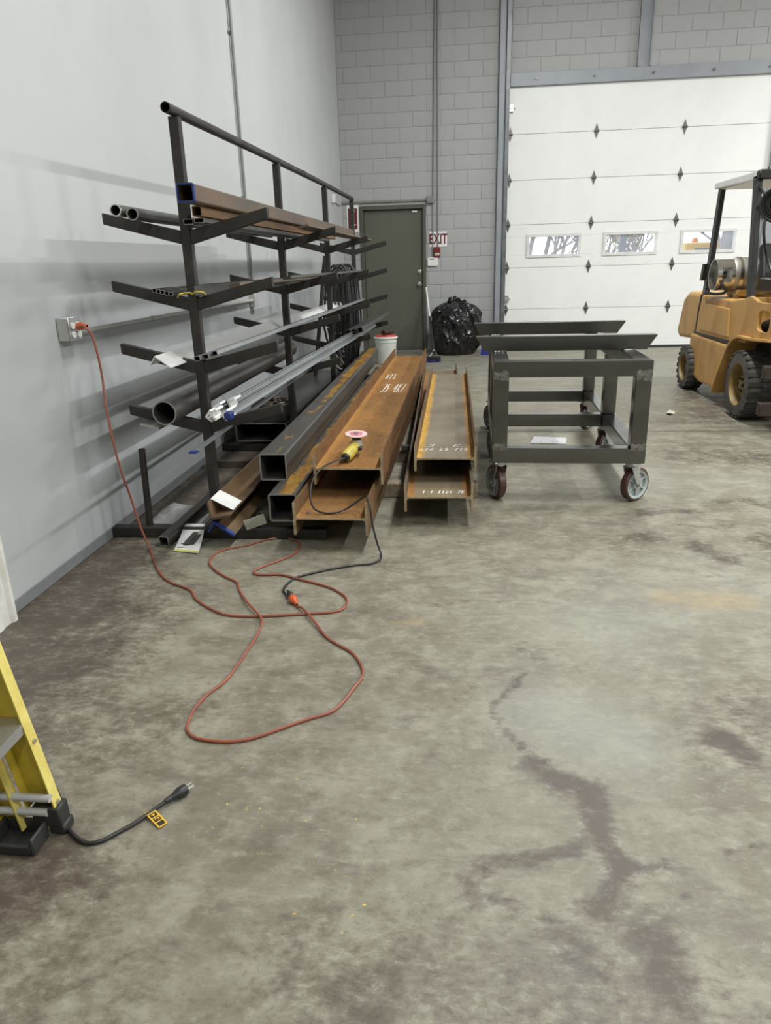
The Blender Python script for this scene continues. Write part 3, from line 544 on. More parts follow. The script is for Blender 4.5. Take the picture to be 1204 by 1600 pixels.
tg = MB(); g4, _ = orient((-1.24, 3.3, .166), (-1.235, 6.0, .166)); g4 = g4 @ Matrix.Rotation(math.radians(-9), 4, 'Y')
tg.add([(.004, .05, .088), (.004, .2, .088), (.105, .2, .0125), (.105, .05, .0125), (.0045, .05, .089), (.0045, .2, .089), (.1055, .2, .0135), (.1055, .05, .0135)], [(0, 1, 2, 3), (4, 7, 6, 5), (0, 4, 5, 1), (1, 5, 6, 2), (2, 6, 7, 3), (3, 7, 4, 0)], g4); o = tg.build('paper_tag', PAPER); setp(o, 'white paper tag taped across the rusty angle', 'paper tag')
fly = thing('paper_flyer', 'white printed flyer with yellow edge on the floor by the rack foot', 'flyer', (-1.38, 3.36, 0))
MB().add([(-1.44, 3.265, .004), (-1.30, 3.235, .006), (-1.325, 3.38, .03), (-1.45, 3.39, .03), (-1.35, 3.5, .064), (-1.462, 3.5, .064), (-1.44, 3.265, .005), (-1.30, 3.235, .007), (-1.325, 3.38, .031), (-1.45, 3.39, .031), (-1.35, 3.5, .065), (-1.462, 3.5, .065)], [(0, 1, 2, 3), (3, 2, 4, 5), (6, 9, 8, 7), (9, 11, 10, 8), (0, 6, 7, 1), (1, 7, 8, 2), (2, 8, 10, 4), (5, 11, 9, 3), (3, 9, 6, 0), (4, 10, 11, 5)]).build('sheet', PAPER, fly)
MB().add([(-1.4405, 3.268, .0062), (-1.3005, 3.238, .0082), (-1.303, 3.252, .0105), (-1.441, 3.282, .0085)], [(0, 1, 2, 3)]).build('yellow_band', M('print_yellow', (.6, .6, .05)), fly)
for k in range(4):
    yy = .03*k
    MB().box(-1.43+.01*k, -1.335-.012*k, 3.292+yy, 3.299+yy, .0125+.0068*k+.0, .0132+.0068*k).build('print_line', M('print_dark', (.06, .06, .06)), fly)
ctag = MB().box(-.055, .055, -.002, .002, -.028, .028, Matrix.Translation((-1.065, 3.46, .092)) @ Matrix.Rotation(.35, 4, 'Z') @ Matrix.Rotation(-.25, 4, 'Y')).build('card_tag', M('card', (.34, .33, .27), (.28, .27, .22), 10, .7), bevel=.001); setp(ctag, 'small grey-green card tag hanging under the square tubes', 'tag')
# crumpled clear film behind the peg
X, Y = np.meshgrid(np.linspace(-1.73, -1.42, 46), np.linspace(3.62, 3.92, 40)); Zf = .02+.075*fbm(X, Y, 11, 71)*np.clip(1-((X+1.575)/.155)**4, 0, 1)*np.clip(1-((Y-3.77)/.15)**4, 0, 1)
idx = np.arange(X.size).reshape(X.shape); F = np.stack([idx[:-1, :-1], idx[:-1, 1:], idx[1:, 1:], idx[1:, :-1]], -1).reshape(-1, 4)
o = MB().add(np.stack([X, Y, Zf], -1).reshape(-1, 3).tolist(), F.tolist()).build('plastic_film', PLAST); setp(o, 'crumpled clear plastic film on the floor behind the rack peg', 'plastic film')

# ------------------------------------------------------------------ wheeled steel cart
ROT = -.021; CX, CY = .175, 4.10
cart = thing('steel_cart', 'welded dark steel cart frame on maroon casters', 'cart', (CX, CY, 0), 0)
CM = Matrix.Translation((CX, CY, 0)) @ Matrix.Rotation(ROT, 4, 'Z')      # cart space: x to the right, y away
t_, WID, LEN, ZL, ZT = .089, .858, 2.03, .237, .817
def cb(name, x0, x1, y0, y1, z0, z1, mat=CARTS, bevel=.008):
    return MB().box(x0, x1, y0, y1, z0, z1, CM).build(name, mat, cart, bevel=bevel, seg=2)
YR = [0, .98, LEN-t_]
cb('lower_crossbar', 0, WID, 0, t_, ZL, ZL+t_)
for y in YR[1:]: cb('lower_crossbar', t_, WID-t_, y+.001, y+t_-.001, ZL+.001, ZL+t_-.001)
for x in (0, WID-t_):
    cb('lower_side_rail', x, x+t_, t_+.001, LEN, ZL, ZL+t_)
    cb('upper_side_rail', x, x+t_, t_+.001, LEN, ZT-t_, ZT)
    for y in YR: cb('upright', x+.001, x+t_-.001, y+.001, y+t_-.001, ZL+t_+.001, ZT-t_-.001)
cb('upper_crossbar', 0, WID, 0, t_, ZT-t_, ZT)
for y, xa, xb in ((.47, -.1, .975), (1.52, -.12, .985)):     # mitred rails laid across the top
    MB().prof([(xa+.05, ZT+.002), (xb-.058, ZT+.002), (xb, ZT+.09), (xa, ZT+.09)], y, y+t_, None, CM).build('top_rail', CARTS, cart, bevel=.005, seg=2)
    for x in (.01, WID-t_+.01): MB().sweep(smooth([tuple(CM @ Vector((x+k*.0115+.002, y-.003+.0025*(k % 2), ZT+.003))) for k in range(7)], 2), .004, 6).build('weld_bead', WELD, cart)
for x in (0, WID-t_):       # ground weld patches at the near corners
    for z, hh in ((ZL+t_, .03), (ZT-t_, .045)):
        pts = [(x+.004+.081*k/6, z+hh*(.55+.45*random.random())) for k in range(7)]+[(x+.085-.081*k/6, z-hh*(.35+.5*random.random())*(.8 if x else .5)) for k in range(7)]
        MB().prof(pts, -.0012, .0005, None, CM).build('weld_patch', WELD, cart)
    MB().box(x-.0012, x+.0005, .003, .012, ZT-t_, ZT-.004, CM).build('weld_patch', WELD, cart)
def caster(x, y, ang, first=[None]):
    if first[0] is None:
        p0 = MB(); R, Wd, z = .1, .048, .1
        p0.box(-.048, .048, -.043, .043, ZL-.008, ZL-.0005); p0.cyl((0, 0, ZL-.008), (0, 0, ZL-.024), .036, 20)
        for s in (-1, 1):
            q = [(-.034, ZL-.024), (.034, ZL-.024), (.03, .17), (.048, .11), (.046, .088), (.03, .086), (.012, .11), (-.02, .17)]
            p0.add([(s*.031, a, b) for a, b in q]+[(s*.036, a, b) for a, b in q], [tuple(range(8)), tuple(range(8, 16))]+[(i, (i+1) % 8, 8+(i+1) % 8, 8+i) for i in range(8)])
        c0 = p0.build('caster', ZINC, cart, bevel=.001)
        o = Vector((0, .036, z)); 
        MB().lathe([(R-.016, -Wd/2), (R-.008, -Wd/2), (R, -Wd/2+.007), (R, Wd/2-.007), (R-.008, Wd/2), (R-.016, Wd/2)], o, (1, 0, 0), 40, True).build('tread', WHEELR, c0)
        h = MB().lathe([(R-.0155, -Wd/2-.001), (R-.03, -Wd/2+.006), (R-.03, -.006), (.03, -.006), (.03, -.026), (.012, -.027), (.012, .027), (.03, .026), (.03, .006), (R-.03, .006), (R-.03, Wd/2-.006), (R-.0155, Wd/2+.001)], o, (1, 0, 0), 40)
        for k in range(6): h.box(-.018, .018, -.004, .004, .028, R-.026, Matrix.Translation(o) @ Matrix.Rotation(k*math.pi/3, 4, 'X'))
        h.build('hub', HUBG, c0)
        MB().cyl((-.046, .036, z), (.046, .036, z), .0085, 8).build('axle', CHROME, c0)
        first[0] = c0; c = c0; cc = W[c0].translation.copy(); first.append(cc)
    else:
        c = copy_tree(first[0], cart)
    cc = first[1]; m = CM @ Matrix.Translation((x, y, 0)) @ Matrix.Rotation(ang, 4, 'Z')
    c.location = m @ cc; c.rotation_euler = (0, 0, ang+ROT)
    return c
for x, y, a in ((.047, .055, .42), (WID-.06, .05, -.9), (.047, 1.03, .3), (WID-.06, 1.03, -.8), (.047, LEN-.05, .5), (WID-.06, LEN-.05, -.7)): caster(x, y, a)
o = setp(MB().add([(.53, 5.56, .002), (.8, 5.53, .002), (.83, 5.74, .002), (.58, 5.78, .002), (.53, 5.56, .005), (.8, 5.53, .004), (.83, 5.74, .004), (.58, 5.78, .006)], [(0, 3, 2, 1), (4, 5, 6, 7), (0, 1, 5, 4), (1, 2, 6, 5), (2, 3, 7, 6), (3, 0, 4, 7)]).build('white_sheet', M('white_powder', (.62, .62, .64), (.4, .4, .4), 40, .8)), 'flat white sheet lying on the floor beneath the cart', 'sheet')
# ------------------------------------------------------------------ grinder on the beam
gz = .3445
gr = thing('angle_grinder', 'yellow angle grinder with pale pink disc upright on the rusty beam', 'grinder', (-.6, 3.78, gz))
A, B = Vector((-.612, 3.69, gz+.033)), Vector((-.585, 3.86, gz+.05)); ax = (B-A).normalized()
MB().lathe([(0, -.005), (.02, 0), (.03, .015), (.033, .05), (.03, .1), (.031, .14), (.033, .17), (0, .172)], A, ax, 24).build('body', GTOOL, gr)
MB().lathe([(0, -.009), (.017, -.006), (.024, .004), (.022, .012)], A, ax, 20).build('rear_cap', BLACKR, gr)
MB().lathe([(.0, .166), (.034, .168), (.037, .19), (.035, .215), (.026, .235), (0, .238)], A, ax, 24).build('gear_head', GGREY, gr)
H = A+ax*.208
MB().cyl(H+Vector((0, 0, .018)), H+Vector((0, 0, .052)), .024, 20).build('spindle_guard', BLACKR, gr)
dm = Matrix.Translation(H+Vector((0, 0, .062))) @ Matrix.Rotation(.1, 4, 'X') @ Matrix.Rotation(.05, 4, 'Y'); ad = dm.to_3x3() @ Vector((0, 0, 1))
dk_ = MB().lathe([(.008, -.002), (.0615, -.002), (.0615, .0015), (.008, .0015)], dm.translation, ad, 40, True).build('disc', DISC, gr)
MB().lathe([(.01, .0018), (.036, .0018), (.036, .0024), (.01, .0024)], dm.translation, ad, 36, True).build('disc_label', DISCR, dk_)
MB().lathe([(0, -.006), (.0135, -.006), (.0135, .006), (0, .006)], dm.translation, ad, 16).build('flange_nut', ZINC, dk_)
MB().box(-.012, .012, -.02, .02, -.01, .01, Matrix.Translation(A+ax*.15+Vector((.034, 0, .0)))).build('switch', BLACKR, gr, bevel=.003)
cpts = [tuple(A-ax*.008), (-.66, 3.64, .372), (-.72, 3.58, .35), (-.755, 3.5, .31), (-.755, 3.42, .25), (-.73, 3.365, .205), (-.68, 3.345, .186), (-.62, 3.345, .186), (-.56, 3.38, .2), (-.5, 3.395, .24), (-.468, 3.36, .268), (-.452, 3.325, .268), (-.437, 3.29, .24), (-.425, 3.275, .15), (-.405, 3.27, .06), (-.385, 3.25, .008), (-.382, 3.2, .006)]
fl2 = [(-.386, 3.172), (-.422, 3.132), (-.5, 3.111), (-.594, 3.067), (-.701, 2.997), (-.75, 2.947), (-.77, 2.866), (-.765, 2.811), (-.738, 2.77)]
MB().sweep(smooth(cpts+[(x, y, .0065) for x, y in fl2], 6), .0048, 8).build('power_cord', CABLE, gr)
# orange extension cord
oc = thing('extension_cord', 'orange extension cord looping from the wall outlet across the floor', 'cord', (-.75, 2.68, 0))
wall = [(-1.775, 3.3, 1.108), (-1.735, 3.272, 1.112), (-1.72, 3.263, 1.105), (-1.70, 3.272, 1.075), (-1.69, 3.277, .998), (-1.685, 3.281, .882), (-1.67, 3.246, .741), (-1.655, 3.231, .594), (-1.64, 3.237, .438), (-1.63, 3.279, .276), (-1.612, 3.29, .137), (-1.583, 3.29, .03)]
flo = [(-1.555, 3.255), (-1.424, 3.027), (-1.32, 2.898), (-1.189, 2.813), (-1.126, 2.719), (-1.031, 2.632), (-.941, 2.579), (-.816, 2.575), (-.646, 2.602), (-.519, 2.627), (-.477, 2.668), (-.477, 2.748), (-.524, 2.82), (-.601, 2.882), (-.73, 2.946), (-.819, 2.99), (-.918, 2.986), (-.954, 3.008), (-.94, 3.066), (-.869, 3.157), (-.819, 3.234), (-.808, 3.333), (-.838, 3.421), (-.909, 3.459), (-.994, 3.438), (-1.084, 3.353), (-1.176, 3.292), (-1.213, 3.22), (-1.206, 3.126), (-1.152, 3.038), (-1.07, 2.955), (-1.003, 2.9), (-.962, 2.812), (-.893, 2.688), (-.812, 2.575), (-.779, 2.504), (-.777, 2.4), (-.782, 2.303), (-.79, 2.169), (-.802, 2.086), (-.835, 2.006), (-.848, 1.92), (-.84, 1.841), (-.823, 1.804), (-.782, 1.775), (-.693, 1.766), (-.621, 1.786), (-.548, 1.838), (-.473, 1.892), (-.413, 1.929), (-.38, 1.978), (-.352, 2.073), (-.333, 2.146), (-.346, 2.222), (-.393, 2.309), (-.458, 2.368), (-.508, 2.423), (-.581, 2.541), (-.645, 2.641), (-.674, 2.669)]
fz = [.0055]*len(flo)
for k, (x, y) in enumerate(flo):
    if y > 3.3 and x > -1.1: pass
for k in (33, 34, 35, 57, 58): fz[k] = .013
for k in (14, 15): fz[k] = .0055
MB().sweep(smooth(wall+[(x, y, z) for (x, y), z in zip(flo, fz)], 5), .0052, 8).build('cable', ORANGE, oc)
def plugshape(mb, p, d, s=1.0):
    mb.lathe([(0, 0), (.011*s, 0), (.017*s, .008*s), (.018*s, .03*s), (.013*s, .042*s), (.009*s, .05*s), (.008*s, .068*s), (.0055*s, .07*s)], p, d, 16)
m = MB(); plugshape(m, (-1.788, 3.318, 1.108), (.9, -.4, .05), 1.0); m.build('plug', ORPLUG, oc)
m = MB(); plugshape(m, (-.712, 2.735, .018), (.5, -.86, -.1), 1.0); m.build('socket_end', ORPLUG, oc)
m = MB(); plugshape(m, (-.716, 2.742, .018), (-.45, .86, .02), .75); m.build('plug', CABLE, gr)
# black cord with plug and caution tag near the ladder
kc = thing('power_cord', 'black power cord end with bare plug beside the ladder foot', 'cord', (-.88, 1.42, 0))
MB().sweep(smooth([(-1.2, 1.62, .0065), (-1.09, 1.52, .0065), (-1.025, 1.433, .0065), (-.99, 1.393, .0065), (-.95, 1.362, .0065), (-.912, 1.347, .0065), (-.881, 1.358, .0065), (-.852, 1.389, .0065), (-.822, 1.423, .0075), (-.794, 1.465, .01), (-.768, 1.497, .015)], 6), .0055, 10).build('cable', CABLE, kc)
pd = Vector((.61, .79, .03)).normalized(); pp = Vector((-.772, 1.492, .0155))
pg = MB().lathe([(.0058, 0), (.0075, .002), (.0085, .018), (.008, .02), (.0095, .022), (.0095, .027), (.013, .034), (.0155, .045), (.0155, .06), (.012, .066), (0, .066)], pp, pd, 18).build('plug', CABLE, kc)
side = Vector((-pd.y, pd.x, 0))
for dx, dz, l in ((.006, .003, .02), (-.006, .003, .02), (0, -.005, .024)):
    q = pp+pd*.064+side*dx+Vector((0, 0, dz)); MB().cyl(q, q+pd*l, .0022 if dz < 0 else .0018, 6).build('prong', CHROME, pg)
tm = Matrix(((.80, .6, 0, -.803), (-.6, .8, 0, 1.4615), (0, 0, 1, .012), (0, 0, 0, 1)))
ctg = MB().box(0, .068, -.013, .013, -.0008, .0008, tm @ Matrix.Rotation(.12, 4, 'Y')).build('caution_tag', TAGY, kc)
tm = tm @ Matrix.Rotation(.12, 4, 'Y')
for k in range(3):
    x = .014+.018*k; MB().box(x, x+.014, -.009, .009, .0008, .0011, tm).build('tag_square', CABLE, ctg)
MB().add([tuple(tm @ Vector(p)) for p in ((.0175, -.006, .0013), (.0175, .006, .0013), (.0255, 0, .0013))], [(0, 1, 2)]).build('tag_symbol', TAGY, ctg)
MB().box(.035, .0375, -.006, .006, .0011, .0014, tm).box(.0375, .042, .002, .006, .0011, .0014, tm).build('tag_symbol', TAGY, ctg)
# ------------------------------------------------------------------ outlet and conduit on the left wall
ob = thing('outlet_box', 'grey surface outlet box with the orange plug on the left wall', 'outlet', (XL, 3.305, 1.05))
MB().box(XL+.001, XL+.055, 3.252, 3.36, 1.045, 1.15).build('box', EMT, ob, bevel=.004)
cv = MB().box(XL+.055, XL+.062, 3.25, 3.362, 1.043, 1.152).build('cover', ZINC, ob, bevel=.003)
for y in (3.283, 3.33):
    for z in (1.073, 1.113): MB().prof(rr(.034, .03, .012, 4, y, z), 0, .006, None, Matrix(((0, 1, 0, XL+.0618), (1, 0, 0, 0), (0, 0, 1, 0), (0, 0, 0, 1)))).build('receptacle', WHITEP, cv)
cz = 1.064; cd_ = thing('conduit_run', 'thin galvanised conduit running along the left wall behind the rack', 'conduit', (XL, 5, cz))
MB().cyl((XL+.028, 3.36, cz+.012), (XL+.028, 6.46, cz+.012), .0135, 12).build('pipe', EMT, cd_)
for y in (3.42, 4.25, 5.3): MB().cyl((XL+.028, y, cz+.012), (XL+.028, y+.05, cz+.012), .0165, 12).build('coupling', EMT, cd_)
MB().box(XL+.001, XL+.05, 6.44, 6.56, cz-.045, cz+.065).build('junction_box', EMT, cd_, bevel=.003)
MB().cyl((XL+.022, 6.5, cz+.065), (XL+.022, 6.5, ZC), .0135, 12).build('riser', CONDUIT, cd_)
for z in (1.9, 3.1, 4.4): MB().box(XL+.001, XL+.008, 6.46, 6.54, z, z+.02).build('strap', CONDUIT, cd_)
sn = MB().box(XL+.001, XL+.045, 11.0, 11.1, 2.19, 2.3).build('wall_sensor', WHITEP, bevel=.006); setp(sn, 'small white box sensor high on the left wall near the corner', 'sensor')
wr = MB().sweep(smooth([(XL+.01, 11.1, 2.25), (XL+.01, 11.4, 2.2), (XL+.01, 11.75, 2.2), (XL+.02, YB-.012, 2.25), (-1.7, YB-.012, 2.245)], 4), .006, 6).build('sensor_wire', CONDUIT); setp(wr, 'thin grey wire from the white sensor to the raceway', 'wire')
# ------------------------------------------------------------------ back wall fittings
rc = thing('raceway', 'grey metal raceway above the olive door with two conduits rising', 'raceway', (-.5, YB, 2.2))
MB().box(-1.84, -.55, YB-.03, YB-.002, 2.235, 2.265).build('channel', CONDUIT, rc, bevel=.003)
MB().box(-.548, -.44, YB-.06, YB-.002, 2.2, 2.3).build('junction_box', CONDUIT, rc, bevel=.005)
MB().cyl((-.452, YB-.02, 2.3), (-.395, YB-.02, ZC), .011, 10).build('conduit', CONDUIT, rc)
MB().cyl((-.462, YB-.02, 1.43), (-.458, YB-.02, 2.2), .009, 10).build('conduit', CONDUIT, rc)
MB().cyl((-.385, YB-.022, 1.58), (-.37, YB-.022, ZC), .011, 10).build('conduit', CONDUIT, rc)
def text(s, size, mat, parent, loc, name, sx=1, depth=.0008, bold=.0):
    cu = bpy.data.curves.new('lettering', 'FONT'); cu.body = s; cu.size = size; cu.extrude = depth; cu.align_x = 'CENTER'; cu.align_y = 'CENTER'; cu.offset = bold
    tmp = link(bpy.data.objects.new('lettering', cu)); bpy.context.view_layer.update(); me = bpy.data.meshes.new_from_object(tmp.evaluated_get(bpy.context.evaluated_depsgraph_get()))
    bpy.data.objects.remove(tmp); me.transform(Matrix.Rotation(math.pi/2, 4, 'X') @ Matrix.Diagonal((sx, 1, 1, 1))); me.materials.clear(); me.materials.append(mat)
    o = link(bpy.data.objects.new(name, me)); o.location = loc; W[o] = Matrix.Translation(loc); adopt(o, parent); return o
es = thing('exit_sign', 'white exit sign with dark red letters beside the olive door', 'sign', (-.37, YB, 1.69))
MB().box(-.51, -.243, YB-.009, YB-.003, 1.575, 1.795).build('panel', SIGNW, es, bevel=.002)
text('EXIT', .205, SIGNR, es, (-.377, YB-.0105, 1.685), 'lettering', .66, .001, .005)
fs = thing('extinguisher_sign', 'red and white fire extinguisher arrow sign between rack and olive door', 'sign', (-1.68, YB, 2.03))
MB().box(-1.785, -1.6, YB-.009, YB-.003, 1.825, 2.215).build('panel', SIGNW, fs, bevel=.002)
MB().box(-1.765, -1.625, YB-.0105, YB-.0088, 1.87, 2.17).build('red_field', SIGNR, fs)
text('FIRE', .05, SIGNW, fs, (-1.695, YB-.0112, 2.13), 'lettering', .85)
MB().prof([(-1.715, 2.06), (-1.675, 2.06), (-1.675, 1.94), (-1.645, 1.94), (-1.695, 1.88), (-1.745, 1.94), (-1.715, 1.94)], YB-.0118, YB-.0104).build('arrow', SIGNW, fs)
text('EXTINGUISHER', .016, SIGNR, fs, (-1.695, YB-.0128, 2.0), 'lettering', .32)
ps = thing('fire_pull_station', 'small red fire alarm pull box below the exit sign', 'alarm', (-.4, YB, 1.5))
MB().box(-.445, -.345, YB-.055, YB-.002, 1.425, 1.572).build('box', REDBOX, ps, bevel=.008)
MB().box(-.43, -.36, YB-.064, YB-.055, 1.45, 1.485).build('handle', SIGNW, ps, bevel=.003); text('PULL', .028, SIGNR, ps, (-.395, YB-.0655, 1.467), 'lettering')
kp = thing('keypad', 'white alarm keypad mounted beside the olive door', 'keypad', (-.462, YB, 1.36))
MB().prof(rr(.165, .128, .02, 4, -.462, 1.362), YB-.036, YB-.002).build('case', WHITEP, kp, bevel=.004)
MB().box(-.505, -.445, YB-.038, YB-.036, 1.393, 1.407).build('display', BLACKR, kp)
# ------------------------------------------------------------------ rubbish bag
TH, PH = 150, 96; th = np.linspace(0, 2*np.pi, TH, endpoint=False); ph = np.linspace(0, 1, PH); T, Pp = np.meshgrid(th, ph)
prof_r = np.interp(ph, [0, .02, .12, .3, .5, .66, .78, .86, .9, .94, 1], [.0, .28, .345, .385, .38, .345, .28, .21, .15, .09, .0]); prof_z = np.interp(ph, [0, .02, .12, .3, .5, .66, .78, .86, .9, .94, 1], [0, .003, .1, .27, .46, .6, .685, .73, .76, .785, .8])
cx_, sy_ = np.cos(T), np.sin(T)
f1 = fbm(cx_*1.3+5, sy_*1.3+Pp*1.6, 1.3, 91, 3); rid = 1-np.abs(2*fbm(cx_*2+9+Pp*.7, sy_*2+Pp*2.2, 1.6, 131, 2)-1); rid2 = 1-np.abs(2*fbm(cx_*3+3, sy_*3+Pp*3.5, 2.2, 151, 3)-1)
amp = np.interp(ph, [0, .03, .2, 1], [0, .3, 1, 1])[:, None]; ple = .05*np.sin(T*17+3*f1*6)*np.interp(ph, [0, .62, .85, 1], [0, 0, 1, .6])[:, None]
Rr = prof_r[:, None]*(1+amp*(.42*(f1-.5)+.2*(rid**4-.4)+.05*(rid2**4-.4))+ple)
Zz = prof_z[:, None]+amp*.03*(f1-.5)*np.interp(ph, [0, .1, .5, 1], [0, 0, 1, .4])[:, None]
bx, by = -.105, 11.5; V = np.stack([bx+Rr*cx_*1.0, by+Rr*sy_*.95, Zz], -1).reshape(-1, 3)
idx = np.arange(PH*TH).reshape(PH, TH); Fq = np.stack([idx[:-1], np.roll(idx, -1, 1)[:-1], np.roll(idx, -1, 1)[1:], idx[1:]], -1).reshape(-1, 4)
bg = thing('rubbish_bag', 'full black plastic rubbish bag standing against the grey block wall', 'bag', (bx, by, 0))
MB().add(V.tolist(), Fq.tolist()).build('body', BAG, bg)
m = MB()
for dx, dy, z, d, q in ((-.05, -.02, .745, (-.35, -.1, 1), 1.0), (.03, -.03, .755, (.3, -.2, 1), .8), (.1, -.05, .72, (.5, -.3, .8), .9), (-.1, -.03, .72, (-.9, -.3, .5), .6), (-.01, .03, .76, (0, .3, 1), .9)):
    m.lathe([(0, 0), (.04*q, .005), (.058*q, .045*q), (.05*q, .075*q), (.028*q, .09*q), (.034*q, .105*q), (0, .11*q)], (bx+dx, by+dy, z), d, 9)
m.build('tied_neck', BAG, bg)
bp_ = thing('dustpan', 'blue plastic dustpan leaning behind the rubbish bag', 'dustpan', (.3, 11.4, 0))
BLUEPL = M('blue_plastic', (.015, .03, .3), (.012, .025, .22), 8, .4)
MB().prof([(.285, .002), (.44, .002), (.36, .22), (.3, .24)], 11.28, 11.31).build('pan', BLUEPL, bp_, bevel=.004); MB().cyl((.33, 11.295, .22), (.33, 11.4, .45), .014, 10).build('handle', BLUEPL, bp_)
# broom leaning on the door frame
br = thing('broom', 'broom with white and black handle and blue bristles by the door frame', 'broom', (-.47, 11.3, 0))
p0, p1, p2 = Vector((-.405, 10.6, .16)), Vector((-.487, 11.22, .58)), Vector((-.563, 11.8, .985))
MB().cyl(p0, p1, .017, 12).build('black_grip', CABLE, br); MB().cyl(p1, p2, .014, 12).build('white_handle', WHITEP, br)
MB().lathe([(.014, -.01), (.02, .02), (.022, .05)], p0, (p0-p1).normalized(), 12).sweep([tuple(p0), (-.46, 10.5, .07), (-.33, 10.5, .07), tuple(p0)], .006, 6).build('wire_bracket', ZINC, br)
MB().box(-.5, -.3, 10.46, 10.53, .05, .085).build('head', CABLE, br, bevel=.006)
m = MB()
for k in range(90):
    x = -.495+.19*random.random(); y = 10.465+.06*random.random(); m.cyl((x, y, .052), (x+random.uniform(-.02, .02), y+random.uniform(-.02, .02), .002), .004, 4)
m.build('bristles', M('blue_bristle', (.02, .025, .16)), br, kind='stuff')
# bucket with red lid and pipe offcuts
bk = thing('bucket', 'white plastic bucket with a red lid standing behind the beams', 'bucket', (-1.075, 10.45, 0))
MB().lathe([(0, .002), (.128, .002), (.132, .01), (.15, .3), (.157, .3), (.157, .315), (.151, .318), (.151, .36), (.147, .36), (.128, .012), (0, .012)], (-1.075, 10.45, 0), (0, 0, 1), 40).build('pail', BUCKET, bk)
MB().lathe([(.166, .352), (.17, .358), (.168, .372), (.15, .378)], (-1.075, 10.45, 0), (0, 0, 1), 40).build('rim', WHITEP, bk)
MB().lathe([(0, .392), (.09, .394), (.1, .402), (.142, .4), (.152, .385), (.152, .37)], (-1.075, 10.45, 0), (0, 0, 1), 40).build('lid', LIDRED, bk)
MB().lathe([(.022, .39), (.028, .392), (.028, .46), (.022, .46)], (-1.1, 10.40, 0), (0, 0, 1), 18).build('spout', LIDRED, bk)
o = MB().cyl((-1.1, 10.33, .437), (-1.0, 10.6, .437), .034, 20, hollow=.004).build('pipe_offcut', DPIPE); setp(o, 'short dark pipe offcut lying on the red bucket lid', 'pipe')
# long dark tubes on the lowest far arms that poke past the last post
for i, (x, z, y1, lab) in enumerate([(-1.0, .722, 9.8, 'longest dark square tube poking past the last post'), (-1.06, .712, 9.65, 'dark square tube beside the longest one past the last post'), (-.94, .737, 9.5, 'outer dark square tube poking past the last post')]):
    stock('dark_square_tube', lab, 'tube', 'tube', (.045, .045, .004), (x-.03, 7.05, z+.02), (x, y1, z+.02), DPIPE, group='dark tubes past the last post', roll=-.2)
# welding cables hung over the third and fourth posts
CABN = 22
for i in range(CABN):
    yc = 7.95+.045*i+random.uniform(-.02, .02); xx = -1.32-.012*(i % 4)-.05*(i % 3); top = 1.30+random.uniform(-.03, .06); lowz = random.uniform(.12, .5); wd = random.uniform(.06, .14)
    pts = [(xx-.05, yc-.03, lowz+.25), (xx-.02, yc-.02, top-.25), (xx, yc-.005, top-.06), (xx+.045, yc, top), (xx+.09, yc+.01, top-.06), (xx+.11, yc+.02, top-.3), (xx+.12, yc+.03, lowz+.3), (xx+.06+wd*.3, yc+.02, lowz), (xx-.01, yc, lowz+.03), (xx-.05, yc-.03, lowz+.24)]
    o = MB().sweep(smooth(pts, 5), .0115, 8).build('welding_cable', CABLE)
    setp(o, 'black welding cable loop hanging in the bundle between the last two posts', 'cable', 'black cable loops hung on the rack')
hb = MB().cyl((-1.4, 8.0, 1.245), (-1.4, 9.0, 1.245), .02, 10).build('hanging_pipe', DPIPE); setp(hb, 'dark pipe across the second arms that carries the black cables', 'pipe')
o = MB().cyl((-1.6, 7.75, .001), (-1.395, 7.72, 1.44), .022, 12).build('leaning_bar', DPIPE); setp(o, 'dark bar leaning upright behind the third post', 'bar')
# ------------------------------------------------------------------ crumb of paper on the floor
o = MB().add([(1.83, 6.68, .001), (1.9, 6.66, .001), (1.87, 6.72, .03), (1.84, 6.62, .02), (1.92, 6.72, .012), (1.86, 6.67, .004)], [(0, 3, 2), (3, 1, 2), (1, 4, 2), (0, 2, 4), (0, 5, 3), (3, 5, 1), (1, 5, 4), (4, 5, 0)]).build('paper_scrap', M('cream_scrap', (.75, .72, .58))); setp(o, 'small cream paper scrap on the floor before the forklift', 'paper')
o = MB().lathe([(0, 0), (.011, 0), (.011, .008), (0, .009)], (-.755, 3.36, .1778), (0, 0, 1), 8).build('steel_nut', ZINC); setp(o, 'tiny pale nut lying on the lower rusty beam', 'nut')

# ------------------------------------------------------------------ step ladder at the lower left
ld_ = thing('step_ladder', 'folded yellow fibreglass step ladder standing at the left edge', 'ladder', (-1.05, 1.2, 0))
def rail_(x0, y, z0, x1, z1, d, w, name='rail', up=True):
    # C channel: web faces -y, depth d towards -x, flange width w towards +y
    dx = x1-x0
    def P(t, a, b): return (x0+dx*t-a, y+b, z0+(z1-z0)*t)
    m = MB(); v = []
    pr = [(0, 0), (0, w), (.004, w), (.004, .004), (d-.004, .004), (d-.004, w), (d, w), (d, 0)]
    v = [P(0, a, -b) for a, b in pr]+[P(1, a, -b) for a, b in pr]
    m.add(v, [tuple(range(8)), tuple(range(8, 16))]+[(i, (i+1) % 8, 8+(i+1) % 8, 8+i) for i in range(8)])
    o = m.build(name, FIBER, ld_)
    f = MB().add([P(0, -.0006, -b) for b in (-.0005, w+.0005)]+[P(1, -.0006, -b) for b in (w+.0005, -.0005)]+[P(0, .0008, -b) for b in (-.0005, w+.0005)]+[P(1, .0008, -b) for b in (w+.0005, -.0005)], [(0, 1, 2, 3), (4, 7, 6, 5), (0, 4, 5, 1), (1, 5, 6, 2), (2, 6, 7, 3), (3, 7, 4, 0)]).build('flange_face', FIBERL, o)
    return o
SL = -.155    # lean per metre
